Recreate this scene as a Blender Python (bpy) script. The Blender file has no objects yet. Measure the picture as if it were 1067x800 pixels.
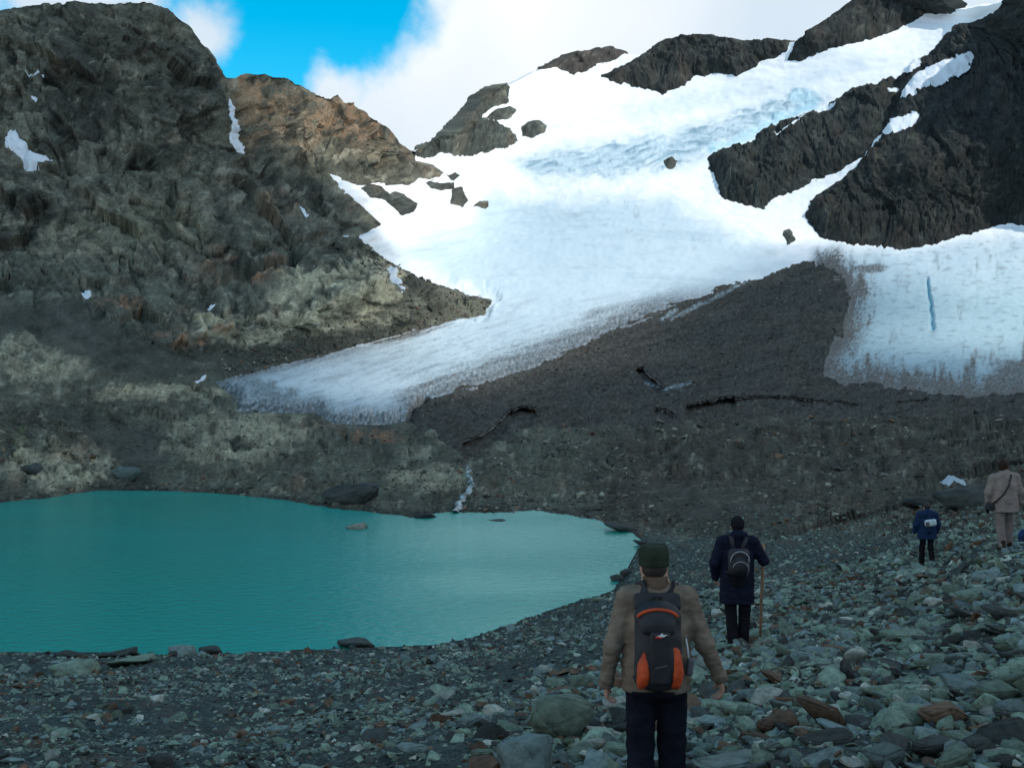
import bpy, math, random
import numpy as np
from mathutils import Vector, Matrix, Euler

random.seed(7)
rng = np.random.default_rng(11)
SC = bpy.context.scene
COL = SC.collection
F, CX, CY, CAMZ = 1126.0, 533.5, 400.0, 14.0     # focal length in photo pixels, principal point, eye height over the lake

# ------------------------------------------------------------------ noise
_perm = np.random.default_rng(3).permutation(256)
_perm = np.concatenate([_perm, _perm, _perm[:4]])
_gr = np.random.default_rng(5).normal(size=(256, 3)).astype(np.float32)
_gr /= np.linalg.norm(_gr, axis=1)[:, None]
_gx, _gy, _gz = [np.ascontiguousarray(_gr[:, i]) for i in range(3)]
_perm = _perm.astype(np.int32)

def pn(x, y, z):
    x = np.asarray(x, np.float32); y = np.asarray(y, np.float32); z = np.asarray(z, np.float32)
    x, y, z = np.broadcast_arrays(x, y, z)
    xf = np.floor(x); yf = np.floor(y); zf = np.floor(z)
    xi = xf.astype(np.int32) & 255; yi = yf.astype(np.int32) & 255; zi = zf.astype(np.int32) & 255
    fx = x - xf; fy = y - yf; fz = z - zf
    u = fx*fx*fx*(fx*(fx*6-15)+10); v = fy*fy*fy*(fy*(fy*6-15)+10); w = fz*fz*fz*(fz*(fz*6-15)+10)
    take = np.take
    p0 = take(_perm, xi); p1 = take(_perm, (xi+1) & 255)
    q = [[take(_perm, p0+yi), take(_perm, p0+((yi+1) & 255))], [take(_perm, p1+yi), take(_perm, p1+((yi+1) & 255))]]
    z1 = (zi+1) & 255
    fx1 = fx-1; fy1 = fy-1; fz1 = fz-1
    def g(dx, dy, dz):
        h = take(_perm, q[dx][dy]+(z1 if dz else zi))
        return take(_gx, h)*(fx1 if dx else fx)+take(_gy, h)*(fy1 if dy else fy)+take(_gz, h)*(fz1 if dz else fz)
    def l(a, b, t): return a+(b-a)*t
    r = l(l(l(g(0,0,0), g(1,0,0), u), l(g(0,1,0), g(1,1,0), u), v),
          l(l(g(0,0,1), g(1,0,1), u), l(g(0,1,1), g(1,1,1), u), v), w)
    return r*1.6

def fbm(x, y, z, o=4, gain=.5):
    s = 0; a = 1; t = 0; f = 1.0
    for i in range(o):
        s = s+a*pn(x*f+i*17.3, y*f+i*9.1, z*f+i*5.7); t += a; a *= gain; f *= 2.03
    return s/t*1.4

def ridged(x, y, z, o=4, gain=.5):
    s = 0; a = 1; t = 0; f = 1.0
    for i in range(o):
        n = 1-np.abs(pn(x*f+i*13.1, y*f+i*7.7, z*f+i*3.3))*1.6
        s = s+a*n; t += a; a *= gain; f *= 2.07
    return s/t

_cr = np.random.default_rng(9).random((256, 5)).astype(np.float32)
def facet(x, y, seed):
    """broken rock: every cell of an irregular mosaic is a tilted plane of its own"""
    x = np.asarray(x, np.float32); y = np.asarray(y, np.float32)
    xi = np.floor(x).astype(np.int32); yi = np.floor(y).astype(np.int32)
    best = np.full(x.shape, 1e9, np.float32); out = np.zeros(x.shape, np.float32)
    for dx_ in (-1, 0, 1):
        for dy_ in (-1, 0, 1):
            h = np.take(_perm, np.take(_perm, (xi+dx_+seed*37) & 255)+((yi+dy_+seed*11) & 255))
            ax = x-(xi+dx_+np.take(_cr[:, 0], h)); ay = y-(yi+dy_+np.take(_cr[:, 1], h))
            d = ax*ax+ay*ay; m = d < best
            v = (np.take(_cr[:, 2], h)-.5)*1.5*ax+(np.take(_cr[:, 3], h)-.5)*1.5*ay+(np.take(_cr[:, 4], h)-.5)*.7
            out = np.where(m, v, out); best = np.where(m, d, best)
    return out

def sst(a, b, x):
    t = np.clip((x-a)/(b-a), 0, 1)
    return t*t*(3-2*t)

def sdpoly(X, Y, poly):
    """signed distance, positive inside"""
    poly = np.asarray(poly, np.float32)
    X = np.asarray(X, np.float32); Y = np.asarray(Y, np.float32)
    d = np.full(X.shape, 1e9, np.float32); ins = np.zeros(X.shape, bool)
    n = len(poly)
    for i in range(n):
        ax, ay = poly[i]; bx, by = poly[(i+1) % n]
        ex, ey = bx-ax, by-ay
        wx = X-ax; wy = Y-ay
        t = np.clip((wx*ex+wy*ey)/(ex*ex+ey*ey+1e-9), 0, 1)
        d = np.minimum(d, (wx-ex*t)**2+(wy-ey*t)**2)
        if ay != by:
            c = ((ay > Y) != (by > Y)) & (X < (bx-ax)*(Y-ay)/(by-ay)+ax)
            ins ^= c
    d = np.sqrt(d)
    return np.where(ins, d, -d)

def dline(X, Y, pts):
    d = np.full(np.shape(X), 1e9, np.float32)
    for (ax, ay), (bx, by) in zip(pts[:-1], pts[1:]):
        ex, ey = bx-ax, by-ay
        t = np.clip(((X-ax)*ex+(Y-ay)*ey)/(ex*ex+ey*ey+1e-9), 0, 1)
        d = np.minimum(d, (X-ax-ex*t)**2+(Y-ay-ey*t)**2)
    return np.sqrt(d)

def tps_fit(P, v):
    P = np.asarray(P, float); n = len(P)
    r2 = ((P[:, None]-P[None])**2).sum(-1)
    K = np.where(r2 > 0, .5*r2*np.log(r2+1e-20), 0)+np.eye(n)*1e-4
    A = np.zeros((n+3, n+3)); A[:n, :n] = K
    A[:n, n] = 1; A[:n, n+1:] = P; A[n, :n] = 1; A[n+1:, :n] = P.T
    return P, np.linalg.solve(A, np.concatenate([v, [0, 0, 0]]))

def tps_eval(fit, X, Y):
    P, w = fit; n = len(P)
    r = w[n]+w[n+1]*X+w[n+2]*Y
    for i in range(n):
        r2 = (X-P[i, 0])**2+(Y-P[i, 1])**2
        r = r+w[i]*.5*r2*np.log(r2+1e-20)
    return r

# ------------------------------------------------------------------ mesh helpers
def tag(o, label=None, cat=None, group=None, kind=None):
    if label: o['label'] = label
    if cat: o['category'] = cat
    if group: o['group'] = group
    if kind: o['kind'] = kind
    return o

def mesh_obj(name, V, Fc, mat, parent=None, smooth=True, col=None, extra=None):
    """numpy vertices + quads (or tris) -> ONE mesh object"""
    me = bpy.data.meshes.new(name)
    V = np.ascontiguousarray(V, np.float32); Fc = np.ascontiguousarray(Fc, np.int32)
    k = Fc.shape[1]
    me.vertices.add(len(V)); me.vertices.foreach_set('co', V.ravel())
    me.loops.add(Fc.size); me.loops.foreach_set('vertex_index', Fc.ravel())
    me.polygons.add(len(Fc))
    me.polygons.foreach_set('loop_start', np.arange(0, Fc.size, k, dtype=np.int32))
    me.polygons.foreach_set('use_smooth', np.full(len(Fc), smooth))
    me.update(calc_edges=True); me.validate()
    if col is not None:
        a = me.color_attributes.new('Col', 'FLOAT_COLOR', 'POINT')
        c = np.ones((len(V), 4), np.float32); c[:, :col.shape[1]] = col
        a.data.foreach_set('color', c.ravel())
    for kx, vx in (extra or {}).items():
        a = me.attributes.new(kx, 'FLOAT', 'POINT'); a.data.foreach_set('value', np.ascontiguousarray(vx, np.float32))
    if mat: me.materials.append(mat)
    o = bpy.data.objects.new(name, me); COL.objects.link(o)
    if parent: o.parent = parent
    return o

def empty(name, loc, rz=0):
    o = bpy.data.objects.new(name, None); COL.objects.link(o)
    o.location = loc; o.rotation_euler = (0, 0, rz); o.empty_display_size = .2
    return o

# ------------------------------------------------------------------ materials
def new_mat(name):
    m = bpy.data.materials.new(name); m.use_nodes = True
    nt = m.node_tree; b = nt.nodes['Principled BSDF']
    return m, nt, b

def N(nt, t, **kw):
    n = nt.nodes.new(t)
    for k, v in kw.items():
        if k.startswith('i_'): n.inputs[k[2:].replace('_', ' ')].default_value = v
        else: setattr(n, k, v)
    return n

def attr_mat(name, rough=.85, noise=(2.0, .6, 1.5), bump=(6.0, .5, .1), spec=.08, detail=8):
    """vertex tint x fine grain, with bump; noise=(scale, lo, hi)"""
    m, nt, b = new_mat(name)
    L = nt.links.new
    at = N(nt, 'ShaderNodeAttribute', attribute_name='Col')
    tc = N(nt, 'ShaderNodeTexCoord')
    n1 = N(nt, 'ShaderNodeTexNoise'); n1.inputs['Scale'].default_value = noise[0]; n1.inputs['Detail'].default_value = detail
    n1.inputs['Roughness'].default_value = .7
    L(tc.outputs['Object'], n1.inputs['Vector'])
    mr = N(nt, 'ShaderNodeMapRange'); mr.inputs['From Min'].default_value = .3; mr.inputs['From Max'].default_value = .7
    mr.inputs['To Min'].default_value = noise[1]; mr.inputs['To Max'].default_value = noise[2]
    L(n1.outputs['Fac'], mr.inputs['Value'])
    mx = N(nt, 'ShaderNodeVectorMath', operation='SCALE')
    L(at.outputs['Color'], mx.inputs[0]); L(mr.outputs[0], mx.inputs['Scale'])
    L(mx.outputs[0], b.inputs['Base Color'])
    b.inputs['Roughness'].default_value = rough
    b.inputs['Specular IOR Level'].default_value = spec
    n2 = N(nt, 'ShaderNodeTexNoise'); n2.inputs['Scale'].default_value = bump[0]; n2.inputs['Detail'].default_value = 6
    n2.inputs['Roughness'].default_value = .65
    L(tc.outputs['Object'], n2.inputs['Vector'])
    bp = N(nt, 'ShaderNodeBump'); bp.inputs['Strength'].default_value = bump[1]; bp.inputs['Distance'].default_value = bump[2]
    L(n2.outputs['Fac'], bp.inputs['Height']); L(bp.outputs[0], b.inputs['Normal'])
    return m

def cloth_mat(name, c, rough=.9, scale=60, bump=.35, var=.35, spec=.06, dist=.007):
    m, nt, b = new_mat(name); L = nt.links.new
    tc = N(nt, 'ShaderNodeTexCoord')
    n1 = N(nt, 'ShaderNodeTexNoise'); n1.inputs['Scale'].default_value = 9; n1.inputs['Detail'].default_value = 6
    L(tc.outputs['Object'], n1.inputs['Vector'])
    mr = N(nt, 'ShaderNodeMapRange'); mr.inputs['From Min'].default_value = .3; mr.inputs['From Max'].default_value = .7
    mr.inputs['To Min'].default_value = 1-var; mr.inputs['To Max'].default_value = 1+var
    L(n1.outputs['Fac'], mr.inputs['Value'])
    mx = N(nt, 'ShaderNodeVectorMath', operation='SCALE'); mx.inputs[0].default_value = c
    L(mr.outputs[0], mx.inputs['Scale']); L(mx.outputs[0], b.inputs['Base Color'])
    b.inputs['Roughness'].default_value = rough; b.inputs['Specular IOR Level'].default_value = spec
    n2 = N(nt, 'ShaderNodeTexNoise'); n2.inputs['Scale'].default_value = scale; n2.inputs['Detail'].default_value = 4
    L(tc.outputs['Object'], n2.inputs['Vector'])
    bp = N(nt, 'ShaderNodeBump'); bp.inputs['Strength'].default_value = bump; bp.inputs['Distance'].default_value = dist
    L(n2.outputs['Fac'], bp.inputs['Height']); L(bp.outputs[0], b.inputs['Normal'])
    return m

# ------------------------------------------------------------------ TERRAIN: depth of the land along each sight line
LAKEF = CAMZ*F
def lk(py): return LAKEF/(py-CY)
SHORE = [(-330,600),(-250,560),(-120,530),(0,523),(50,519),(100,511),(160,511),(230,514),(300,521),(335,528),(380,533),(430,539),(462,534),
         (500,534),(560,532),(620,541),(655,553),(668,563),(660,580),(650,600),(638,615),(600,626),(570,636),(530,650),(490,664),(450,671),(400,673),(350,675),
         (280,678),(220,680),(120,679),(0,678),(-150,680),(-280,670),(-330,640)]
NEAR = [(685,860,6.8),(772,678,14.6),(966,586,30),(1045,568,20.3),(0,800,12),(533,800,7.4),(800,800,6.3),(1067,800,5.8),(1067,680,9.2),(1067,620,13),
        (930,640,16),(860,620,27),(900,590,40),(-600,800,16),(1700,800,4.4),(1700,568,10),(533,1600,1.5),(-600,1600,2.0),(1700,1600,1.25),
        (850,560,76),(760,560,90),(700,600,66),(720,640,33),(640,680,24),(640,640,47),(950,540,72),(1067,540,52),(1200,540,32),(-600,690,50),(1000,600,20),(700,560,95),(1700,540,14)]
NEAR += [(700,530,112),(760,530,101),(820,530,95),(900,530,88),(1000,530,72),(1067,530,60),(700,508,131),(820,508,119),(900,508,111),(1000,508,97),(1067,508,86),(1300,508,55)]
NEAR += [(x, y, lk(y)*(.995 if y > 600 else 1.0)) for x, y in SHORE]
NEAR += [(x, y, lk(y)) for x, y in [(0,600),(200,600),(400,600),(200,560),(400,560),(560,580),(100,640),(300,640),(-150,600)]]
FAR = [(x, y, lk(y)) for x, y in SHORE if y < 600 and x > -260]+[(100,560,lk(560)),(300,560,lk(560)),(500,560,lk(560)),(-100,570,lk(570))]
FAR += [(850,560,76),(760,560,90),(700,560,95),(950,540,72),(1067,540,52),(1200,540,32),(1700,540,14),(-600,600,80),(-600,520,125),(-600,400,200),(-600,250,300),(-600,20,420),
        (700,530,112),(760,530,101),(820,530,95),(900,530,88),(1000,530,72),(1067,530,60),(100,498,146),(300,498,140),(500,505,133),(700,500,138),(900,500,118),(1067,500,92),(1300,480,70),(1700,480,40),
        (0,450,158),(150,450,182),(300,460,165),(450,455,178),(580,455,180),(700,450,186),(900,450,172),(1067,450,150),(1300,420,120),(1700,400,90),
        (0,400,180),(100,395,205),(230,405,240),(330,435,205),(400,445,196),(560,430,215),(700,425,225),(880,420,232),(1067,415,215),
        (260,385,270),(400,360,345),(500,345,400),(600,390,268),(700,390,270),(850,380,290),(1000,370,300),(1300,350,260),(1700,300,200),
        (510,312,470),(600,320,440),(700,330,390),(850,270,540),(1000,300,430),(1067,260,520),(840,320,400),(600,280,580),(450,280,560),
        (600,200,830),(450,200,720),(600,150,1010),(540,110,1180),(700,110,1180),(620,60,1430),(740,42,1380),(850,62,1170),(930,-15,1240),(900,50,1140),(1000,15,1120),(860,48,1180),
        (740,190,820),(850,150,860),(900,110,930),(760,240,650),(940,262,560),(950,180,640),(1040,120,690),(1060,0,800),(1050,240,560),(1300,240,470),(1300,-150,640),(1700,100,350),(1700,-250,480),
        (430,157,860),(490,110,1080),(465,160,900),
        (0,350,225),(100,345,245),(200,365,262),(300,355,285),(380,330,320),(420,300,370),(430,320,380),(0,290,290),(100,300,290),(200,300,300),(300,280,330),
        (0,200,350),(100,200,355),(200,200,372),(300,220,400),(370,240,430),(390,260,440),(0,100,395),(100,100,400),(200,100,415),(150,0,440),(0,10,435),(60,2,440),
        (235,80,455),(250,120,440),(280,78,500),(330,98,545),(330,150,495),(380,170,520),(380,115,600),(415,148,680),(340,185,470),(420,190,600)]
fit_n = tps_fit([(x/400, y/200) for x, y, d in NEAR], np.array([1/d for x, y, d in NEAR]))
fit_f = tps_fit([(x/400, y/200) for x, y, d in FAR], np.array([math.log(d) for x, y, d in FAR]))

def depth(X, Y):
    X = np.asarray(X, float); Y = np.asarray(Y, float)
    wn = np.clip(tps_eval(fit_n, X/400, Y/200), 1/250., 1.2)
    lf = np.clip(tps_eval(fit_f, X/400, Y/200), math.log(30), math.log(1900))
    t = sst(505, 570, Y)
    d = np.exp((1-t)*lf+t*np.log(1/wn))
    return d

SKY = [(-600,40),(-300,30),(-100,18),(0,12),(30,6),(60,2),(100,3),(150,0),(175,9),(200,29),(216,52),(228,70),(236,80),(246,82),(256,77),(275,77),(300,82),(316,90),(330,98),
       (345,103),(352,99),(360,108),(368,106),(380,116),(395,126),(404,134),(415,149),(430,157),(452,150),(470,134),(488,112),(493,104),(505,97),(521,92),(528,93),(555,78),(590,62),(615,58),(640,56),(653,60),
       (672,63),(687,50),(710,45),(740,41),(770,50),(790,50),(815,48),(828,48),(845,40),(870,20),(890,8),(905,-4),(930,-18),(960,-20),(985,-6),(1003,9),(1025,6),(1046,1),(1058,-10),(1085,-28),(1150,-40),(1300,-40),(1700,-60)]
px_cols = np.concatenate([np.arange(-600, -40, 9), np.arange(-40, 1108, 1.25), np.arange(1108, 1701, 9)])
rows_a = np.concatenate([np.geomspace(1600, 905, 26), np.arange(900, 570, -2.4), np.arange(570, 300, -1.2)])
NT, NB = 215, 14
sky_y = np.interp(px_cols, [p[0] for p in SKY], [p[1] for p in SKY])
jag = sst(-30, 20, px_cols)
sky_y = sky_y+2.2*fbm(px_cols/14, 3.3, 0., 4)*np.where((px_cols > 530) & (px_cols < 600), .25, 1)
U = np.concatenate([np.repeat(px_cols[None], len(rows_a)+NT, 0)], 0)
Vp = np.concatenate([np.repeat(rows_a[:, None], len(px_cols), 1),
                     300+(np.arange(1, NT+1)/NT)[:, None]*(sky_y-300)[None]], 0)
D = depth(U, Vp)
# smooth the near shadow of folds: depth must grow upwards
D = np.maximum.accumulate(D, axis=0)
dx = (U-CX)/F; dz = (CY-Vp)/F
B0 = np.stack([dx*D, D, CAMZ+dz*D], -1)
# the far side of every crest
bk = []
for i in range(1, NB+1):
    s = (i/NB)**1.6*.35*D[-1]
    p = B0[-1].copy(); p[:, 1] += s; p[:, 0] += s*dx[-1]; p[:, 2] -= .9*s-.15*s*(1-i/NB)
    bk.append(p)
B0 = np.concatenate([B0, np.array(bk)], 0)
ext = lambda A: np.concatenate([A, np.repeat(A[-1:], NB, 0)], 0)
Ux = ext(U); Vx = ext(Vp); Dx = ext(D)
MPP = Dx/F
NR, NC = Ux.shape
gu = np.gradient(B0, axis=1); gv = np.gradient(B0, axis=0)
NRM = np.cross(gu, gv); NRM /= np.linalg.norm(NRM, axis=-1)[..., None]+1e-12
NRM[NRM[..., 1] > .5] *= 1
U32 = Ux.astype(np.float32); V32 = Vx.astype(np.float32)
back = np.zeros(Ux.shape, bool); back[-NB:] = True

# ---- outlines of the land's bodies
GLAC = [(430,140),(434,166),(452,170),(468,181),(452,187),(436,186),(428,193),(408,193),(392,192),(376,196),(352,184),(345,181),(358,195),(380,215),(399,233),(378,247),
        (398,266),(440,290),(480,302),(514,311),(505,328),(440,344),(340,369),(226,398),(247,414),(250,427),(330,429),(347,440),(400,441),(428,436),(440,446),(470,458),(484,470),(506,462),(525,447),
        (557,436),(600,441),(720,434),(760,428),(850,428),(895,430),(1000,424),(1080,430),(1300,425),(1800,400),(1800,-400),(430,-400)]
MORA = [(838,270),(815,279),(790,288),(745,302),(700,318),(640,344),(560,378),(500,400),(452,414),(430,426),(424,440),(440,452),(484,480),(510,470),(555,445),(600,450),(720,445),(890,440),(985,440),(1090,440),(1090,405),(1062,408),(1040,412),(1010,413),(985,410),(945,407),(905,396),(880,402),(862,392),(866,376),(882,355),(886,330),(892,310),(880,290),(862,276)]
sdG = sdpoly(U32, V32, GLAC); sdG[back & (Ux > 432)] = np.maximum(sdG[back & (Ux > 432)], 20)
sdM = sdpoly(U32, V32, MORA)
sdL = sdpoly(U32, V32, SHORE)
sdL = np.where(np.abs(sdL) < 30, sdL+1.8*fbm(U32/15, V32/7, 5., 4, .65)*sst(0, 60, Vx-470), sdL)
CREV = [([(428,438),(434,428),(443,420)], 5.5), ([(486,468),(504,462),(514,455),(524,446),(534,438),(545,434),(556,434)], 6.), ([(667,393),(676,402),(686,411)], 5.5), ([(683,433),(700,435)], 3.2),
        ([(719,431),(742,429),(763,424)], 6.), ([(763,423),(800,421),(845,424)], 3.), ([(845,425),(880,425),(897,427)], 2.2), ([(935,425),(965,422)], 2.2),
        ([(967,297),(969,312),(971,330),(972,347)], 2.0)]
crev = np.zeros(Ux.shape, np.float32)
jx = 1.6*fbm(U32/12, V32/9, 1.7, 2); lip = np.zeros(Ux.shape, np.float32)
for pts, w in CREV:
    q = dline(U32+jx, V32+1.5*fbm(U32/17, V32/30, 4.7, 3), pts)+1.0*fbm(U32/11, V32/11, 14., 2)
    crev = np.maximum(crev, sst(w, w*.6, q)*w)
    lip = np.maximum(lip, sst(w*1.5, w*.4, dline(U32+jx*.5, V32+w*1.7, pts)))

# ---- relief of the rock, in pixels of the photograph's scale
def band(x): return x-np.floor(x)
steep = sst(335, 250, V32)*sst(480, 400, U32)                       # left mountain
subpk = sst(20, -8, -sdpoly(U32, V32, [(245,60),(330,80),(440,140),(470,180),(400,200),(300,180),(262,165),(250,120)]))*1.0
rel = 13*(fbm(U32/95, V32/80, .3, 3))+15*(ridged(U32/58+.35*V32/58, V32/62, 4.1, 5, .55)-.6)+1.8*fbm(U32/13, V32/11, 8.8, 4, .55)
wpx = U32+3.5*fbm(U32/24, V32/24, 91., 2); wpy = V32+3*fbm(U32/24, V32/24, 95., 2)
ru = wpx*.88+wpy*.47; rv = -wpx*.47+wpy*.88                      # bedding that dips to the right
fac = 13*facet(ru/64, rv/36, 1)+6*facet(ru/25, rv/15, 2)+1.7*facet(ru/10, rv/7, 3)
facv = 6*facet(wpx/34+wpy/120, wpy/62, 4)+4.5*facet(wpx/14-wpy/90, wpy/27, 5)+2.2*facet(wpx/7, wpy/9, 6)
crk = sst(.90, .99, 1-np.abs(fbm(U32/42-.4*V32/42, V32/55, 63., 3)))+.7*sst(.88, .99, 1-np.abs(fbm(U32/19+.5*V32/19, V32/21, 69., 3)))
rel = .5*rel+1.05*fac-1.5*crk
ribs = 5*(ridged(U32/34+.9*fbm(U32/40, V32/34, 2., 3), V32/90, 2.2, 3, .5)-.55)+1.15*facv+1.5*fbm(U32/9, V32/12, 5.5, 4, .6)
flut = .9*facv+11*(ridged(U32/24+.5*fbm(U32/40, V32/40, 2., 2)-V32/160, V32/110, 32.2, 4, .5)-.55)+3.5*fbm(U32/9, V32/12, 5.5, 4, .6)
rel_m = rel*(1-subpk)+(flut+.5*rel)*subpk
for pts, w, a in [([(238,84),(243,105),(252,135),(266,165),(290,215),(310,250)], 14, 9), ([(205,150),(190,190),(176,235),(170,270)], 9, 5), ([(0,168),(60,172),(130,168),(160,155)], 12, 6),
                  ([(60,70),(75,110),(60,140)], 16, 8), ([(140,150),(200,175),(262,168)], 8, -5), ([(330,185),(365,215),(398,240)], 8, 4), ([(215,300),(240,288),(290,276),(310,262)], 9, 15), ([(205,225),(215,255),(190,275)], 7, 4)]:
    rel_m = rel_m-a*sst(w, 0, dline(U32+jx, V32, pts))
# valley rock: long ledges with steep fronts, gravel hollows between
led = fbm(U32/110+V32/90, V32/22, 3.7, 3)
ledge = fbm(U32/60+V32/50, V32/13, 1.1, 4, .6)
rel_v = 7.5*np.maximum(ledge, -.15)+1.8*fbm(U32/8, V32/4.5, 2.9, 4, .65)
HOL = [[(120,440),(190,452),(230,462),(165,485),(140,500),(100,465),(40,430),(60,420)], [(0,320),(80,315),(160,345),(220,385),(140,395),(60,365),(0,355)], [(200,372),(330,352),(400,338),(410,345),(330,372),(240,395)], [(700,500),(800,520),(860,545),(760,552),(660,530),(640,505)]]
gravel = np.zeros(Ux.shape, np.float32)
for h in HOL: gravel = np.maximum(gravel, sst(-8, 8, sdpoly(U32, V32, h)+5*fbm(U32/18, V32/12, 6.1, 3)))
# outcrops of the valley
OUT = [([(188,366),(215,322),(262,300),(330,262),(390,268),(420,292),(424,302),(400,320),(372,337),(300,352),(250,362)], 9), ([(160,470),(175,445),(215,432),(300,428),(345,440),(370,470),(300,480),(220,486)], 6),
       ([(0,470),(40,455),(90,455),(125,480),(120,505),(60,512),(0,515)], 7), ([(85,400),(120,390),(180,395),(245,408),(248,425),(205,428),(150,415)], 5), ([(0,345),(30,345),(70,395),(100,412),(60,415),(0,395)], 5),
       ([(330,525),(345,505),(370,495),(400,498),(405,515),(385,530)], 5), ([(650,485),(690,474),(740,476),(735,488),(690,497)], 5), ([(840,463),(880,458),(915,462),(905,476),(850,478)], 4), ([(800,505),(870,478),(940,480),(960,500),(880,512)], 5),
       ([(920,520),(975,508),(1020,505),(1067,520),(1067,535),(960,535)], 5), ([(430,490),(470,478),(500,490),(495,515),(440,520)], 3), ([(410,292),(430,286),(470,300),(508,312),(490,328),(430,338),(385,340)], 5), ([(700,455),(780,462),(790,472),(720,470)], 5), ([(520,470),(600,462),(640,470),(560,486)], 4), ([(590,490),(630,478),(660,490),(620,503)], 3)]
outm = np.zeros(Ux.shape, np.float32); rel_o = 0
for h, a in OUT:
    q = sdpoly(U32, V32, h)+4*fbm(U32/16, V32/12, 9.1, 3)
    m_ = sst(-1, 4.5, q); outm = np.maximum(outm, m_)
    rel_o = rel_o+m_*a*.55
rough_o = 5.5*facet(ru/22, rv/9, 7)+3*facet(ru/9, rv/4.5, 8)+1.2*fbm(U32/7, V32/5, 4.4, 3, .6)
wx, wy = B0[..., 0].astype(np.float32), B0[..., 1].astype(np.float32)
wl = sst(395, 440, V32)
wled = fbm(wx/24+wy/50, wy/9, 51., 4, .6)
terr = np.floor(wled*5)/5+.2*sst(.55, 1, wled*5-np.floor(wled*5))            # broken benches of rock
wrel = 2.1*terr*(.4+sst(500, 700, U32)*.25)+1.0*fbm(wx/12+wy/60, wy/5, 53., 5, .62)
rel_v = rel_v+wl*(wrel+.9*facet(wx/15+wy/60, wy/5, 9)+.3*facet(wx/4, wy/2.6, 10))*np.clip(Dx/150, .25, 1.2)/MPP
rel_v = rel_v*(1-.85*gravel)*(1-outm*.6)+rel_o+rough_o*outm
mtn_line = np.interp(px_cols, [-600,0,60,130,185,260,330,400,432,440], [300,312,320,345,368,362,345,333,300,240])
wm = sst(14, -14, V32-mtn_line[None])*(px_cols < 500)[None]
nearw = sst(575, 545, V32)                                           # 1 beyond the near scree
midr = sst(690, 760, U32)*(1-nearw)
REL = rel_m*wm+rel_v*(1-wm)
REL = REL*nearw*sst(-2, -16, sdG)*np.where(back, .3, 1)
REL = REL*(1-sst(-14, 2, sdL)*.75)
REL = REL*np.clip((NR-NB-np.arange(NR))/10., .3, 1)[:, None]
# gentle hummocks of the near scree, metres
hum = (.22*fbm(B0[..., 0]/3.1, B0[..., 1]/3.1, 0., 4)+.35*fbm(B0[..., 0]/9, B0[..., 1]/9, 2., 2)*sst(10, 30, Dx))*(1-nearw)*sst(.5, 8, -sdL)
hum = hum*sst(3, 9, Dx)
BASE = B0+NRM*(REL*MPP)[..., None]
BASE = BASE-NRM*(np.clip(sdG+2, 0, 14)*.8*MPP)[..., None]
RAY = (B0-np.array([0, 0, CAMZ]))/Dx[..., None]
BASE = BASE+RAY*(crev*9*MPP*sst(6, -2, sdG))[..., None]
BASE[..., 2] += hum
# lake bed
lb = np.where(sdL > 0, np.minimum(sdL*.045, 3.0), 0)
BASE[..., 2] = np.where(sdL > 0, np.minimum(BASE[..., 2], .0)-lb-.02, np.maximum(BASE[..., 2], .03+np.clip(-sdL, 0, 8)*.02))

# ---- colours of rock by large patches, the dark blots partly painted shade
def mixc(a, b, t): return a+(np.asarray(b, np.float32)-a)*t[..., None]
def blot(px, py, rx, ry, s=1.0):
    q = ((U32-px)/rx)**2+((V32-py)/ry)**2
    return s*sst(1.25, .35, q+.7*fbm(U32/12, V32/9, px*.1, 3))
big = fbm(U32/60, V32/45, 11., 4); med = fbm(U32/17, V32/12, 21., 4, .6); fin = fbm(U32/4.5, V32/3.5, 31., 3, .65)
C = np.zeros(Ux.shape+(3,), np.float32)+np.array([.088, .096, .080], np.float32)
C = mixc(C, (.036, .039, .034), sst(.0, .55, big+.4*med))
C = mixc(C, (.125, .095, .074), sst(.25, .8, fbm(U32/34, V32/40, 41., 4, .6)+.3*med)*.7)
C = mixc(C, (.15, .165, .135), sst(.25, .8, med+.5*fin)*.6)
pale = np.zeros(Ux.shape, np.float32)
for px, py, rx, ry, s in [(350,312,70,38,.9),(255,340,60,20,.7),(390,290,35,30,.7),(170,410,80,10,.7),(40,375,55,35,.6),(60,490,60,26,.7),(250,450,90,24,.6),(230,470,80,18,.5),(450,500,50,16,.5),(120,240,120,40,.25)]:
    pale = np.maximum(pale, blot(px, py, rx, ry, s))
C = mixc(C, (.32, .315, .235), pale*sst(-.45, .35, .25*med+.25*fin+.9*fbm(U32/52+V32/44, V32/10, 87., 4, .55)+.2))
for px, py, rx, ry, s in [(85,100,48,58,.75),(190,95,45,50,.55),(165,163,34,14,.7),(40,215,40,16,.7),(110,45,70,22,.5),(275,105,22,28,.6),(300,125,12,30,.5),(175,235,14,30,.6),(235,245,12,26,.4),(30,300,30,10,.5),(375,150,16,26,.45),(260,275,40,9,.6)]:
    C = mixc(C, (.024, .027, .025), blot(px, py, rx, ry, s))  # darker rock, with the shade of the hollows put into its colour
for px, py, rx, ry, s in [(140,215,40,30,.55),(215,205,30,24,.5),(255,190,40,22,.45),(225,55,16,22,.5),(290,215,34,24,.45),(330,235,40,20,.5),(120,268,45,18,.4),(200,280,30,20,.5),(360,200,26,16,.5)]:
    C = mixc(C, (.135, .135, .112), blot(px, py, rx, ry, s)*sst(-.5, .5, med+.4*fin))
rust = np.zeros(Ux.shape, np.float32)
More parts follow.
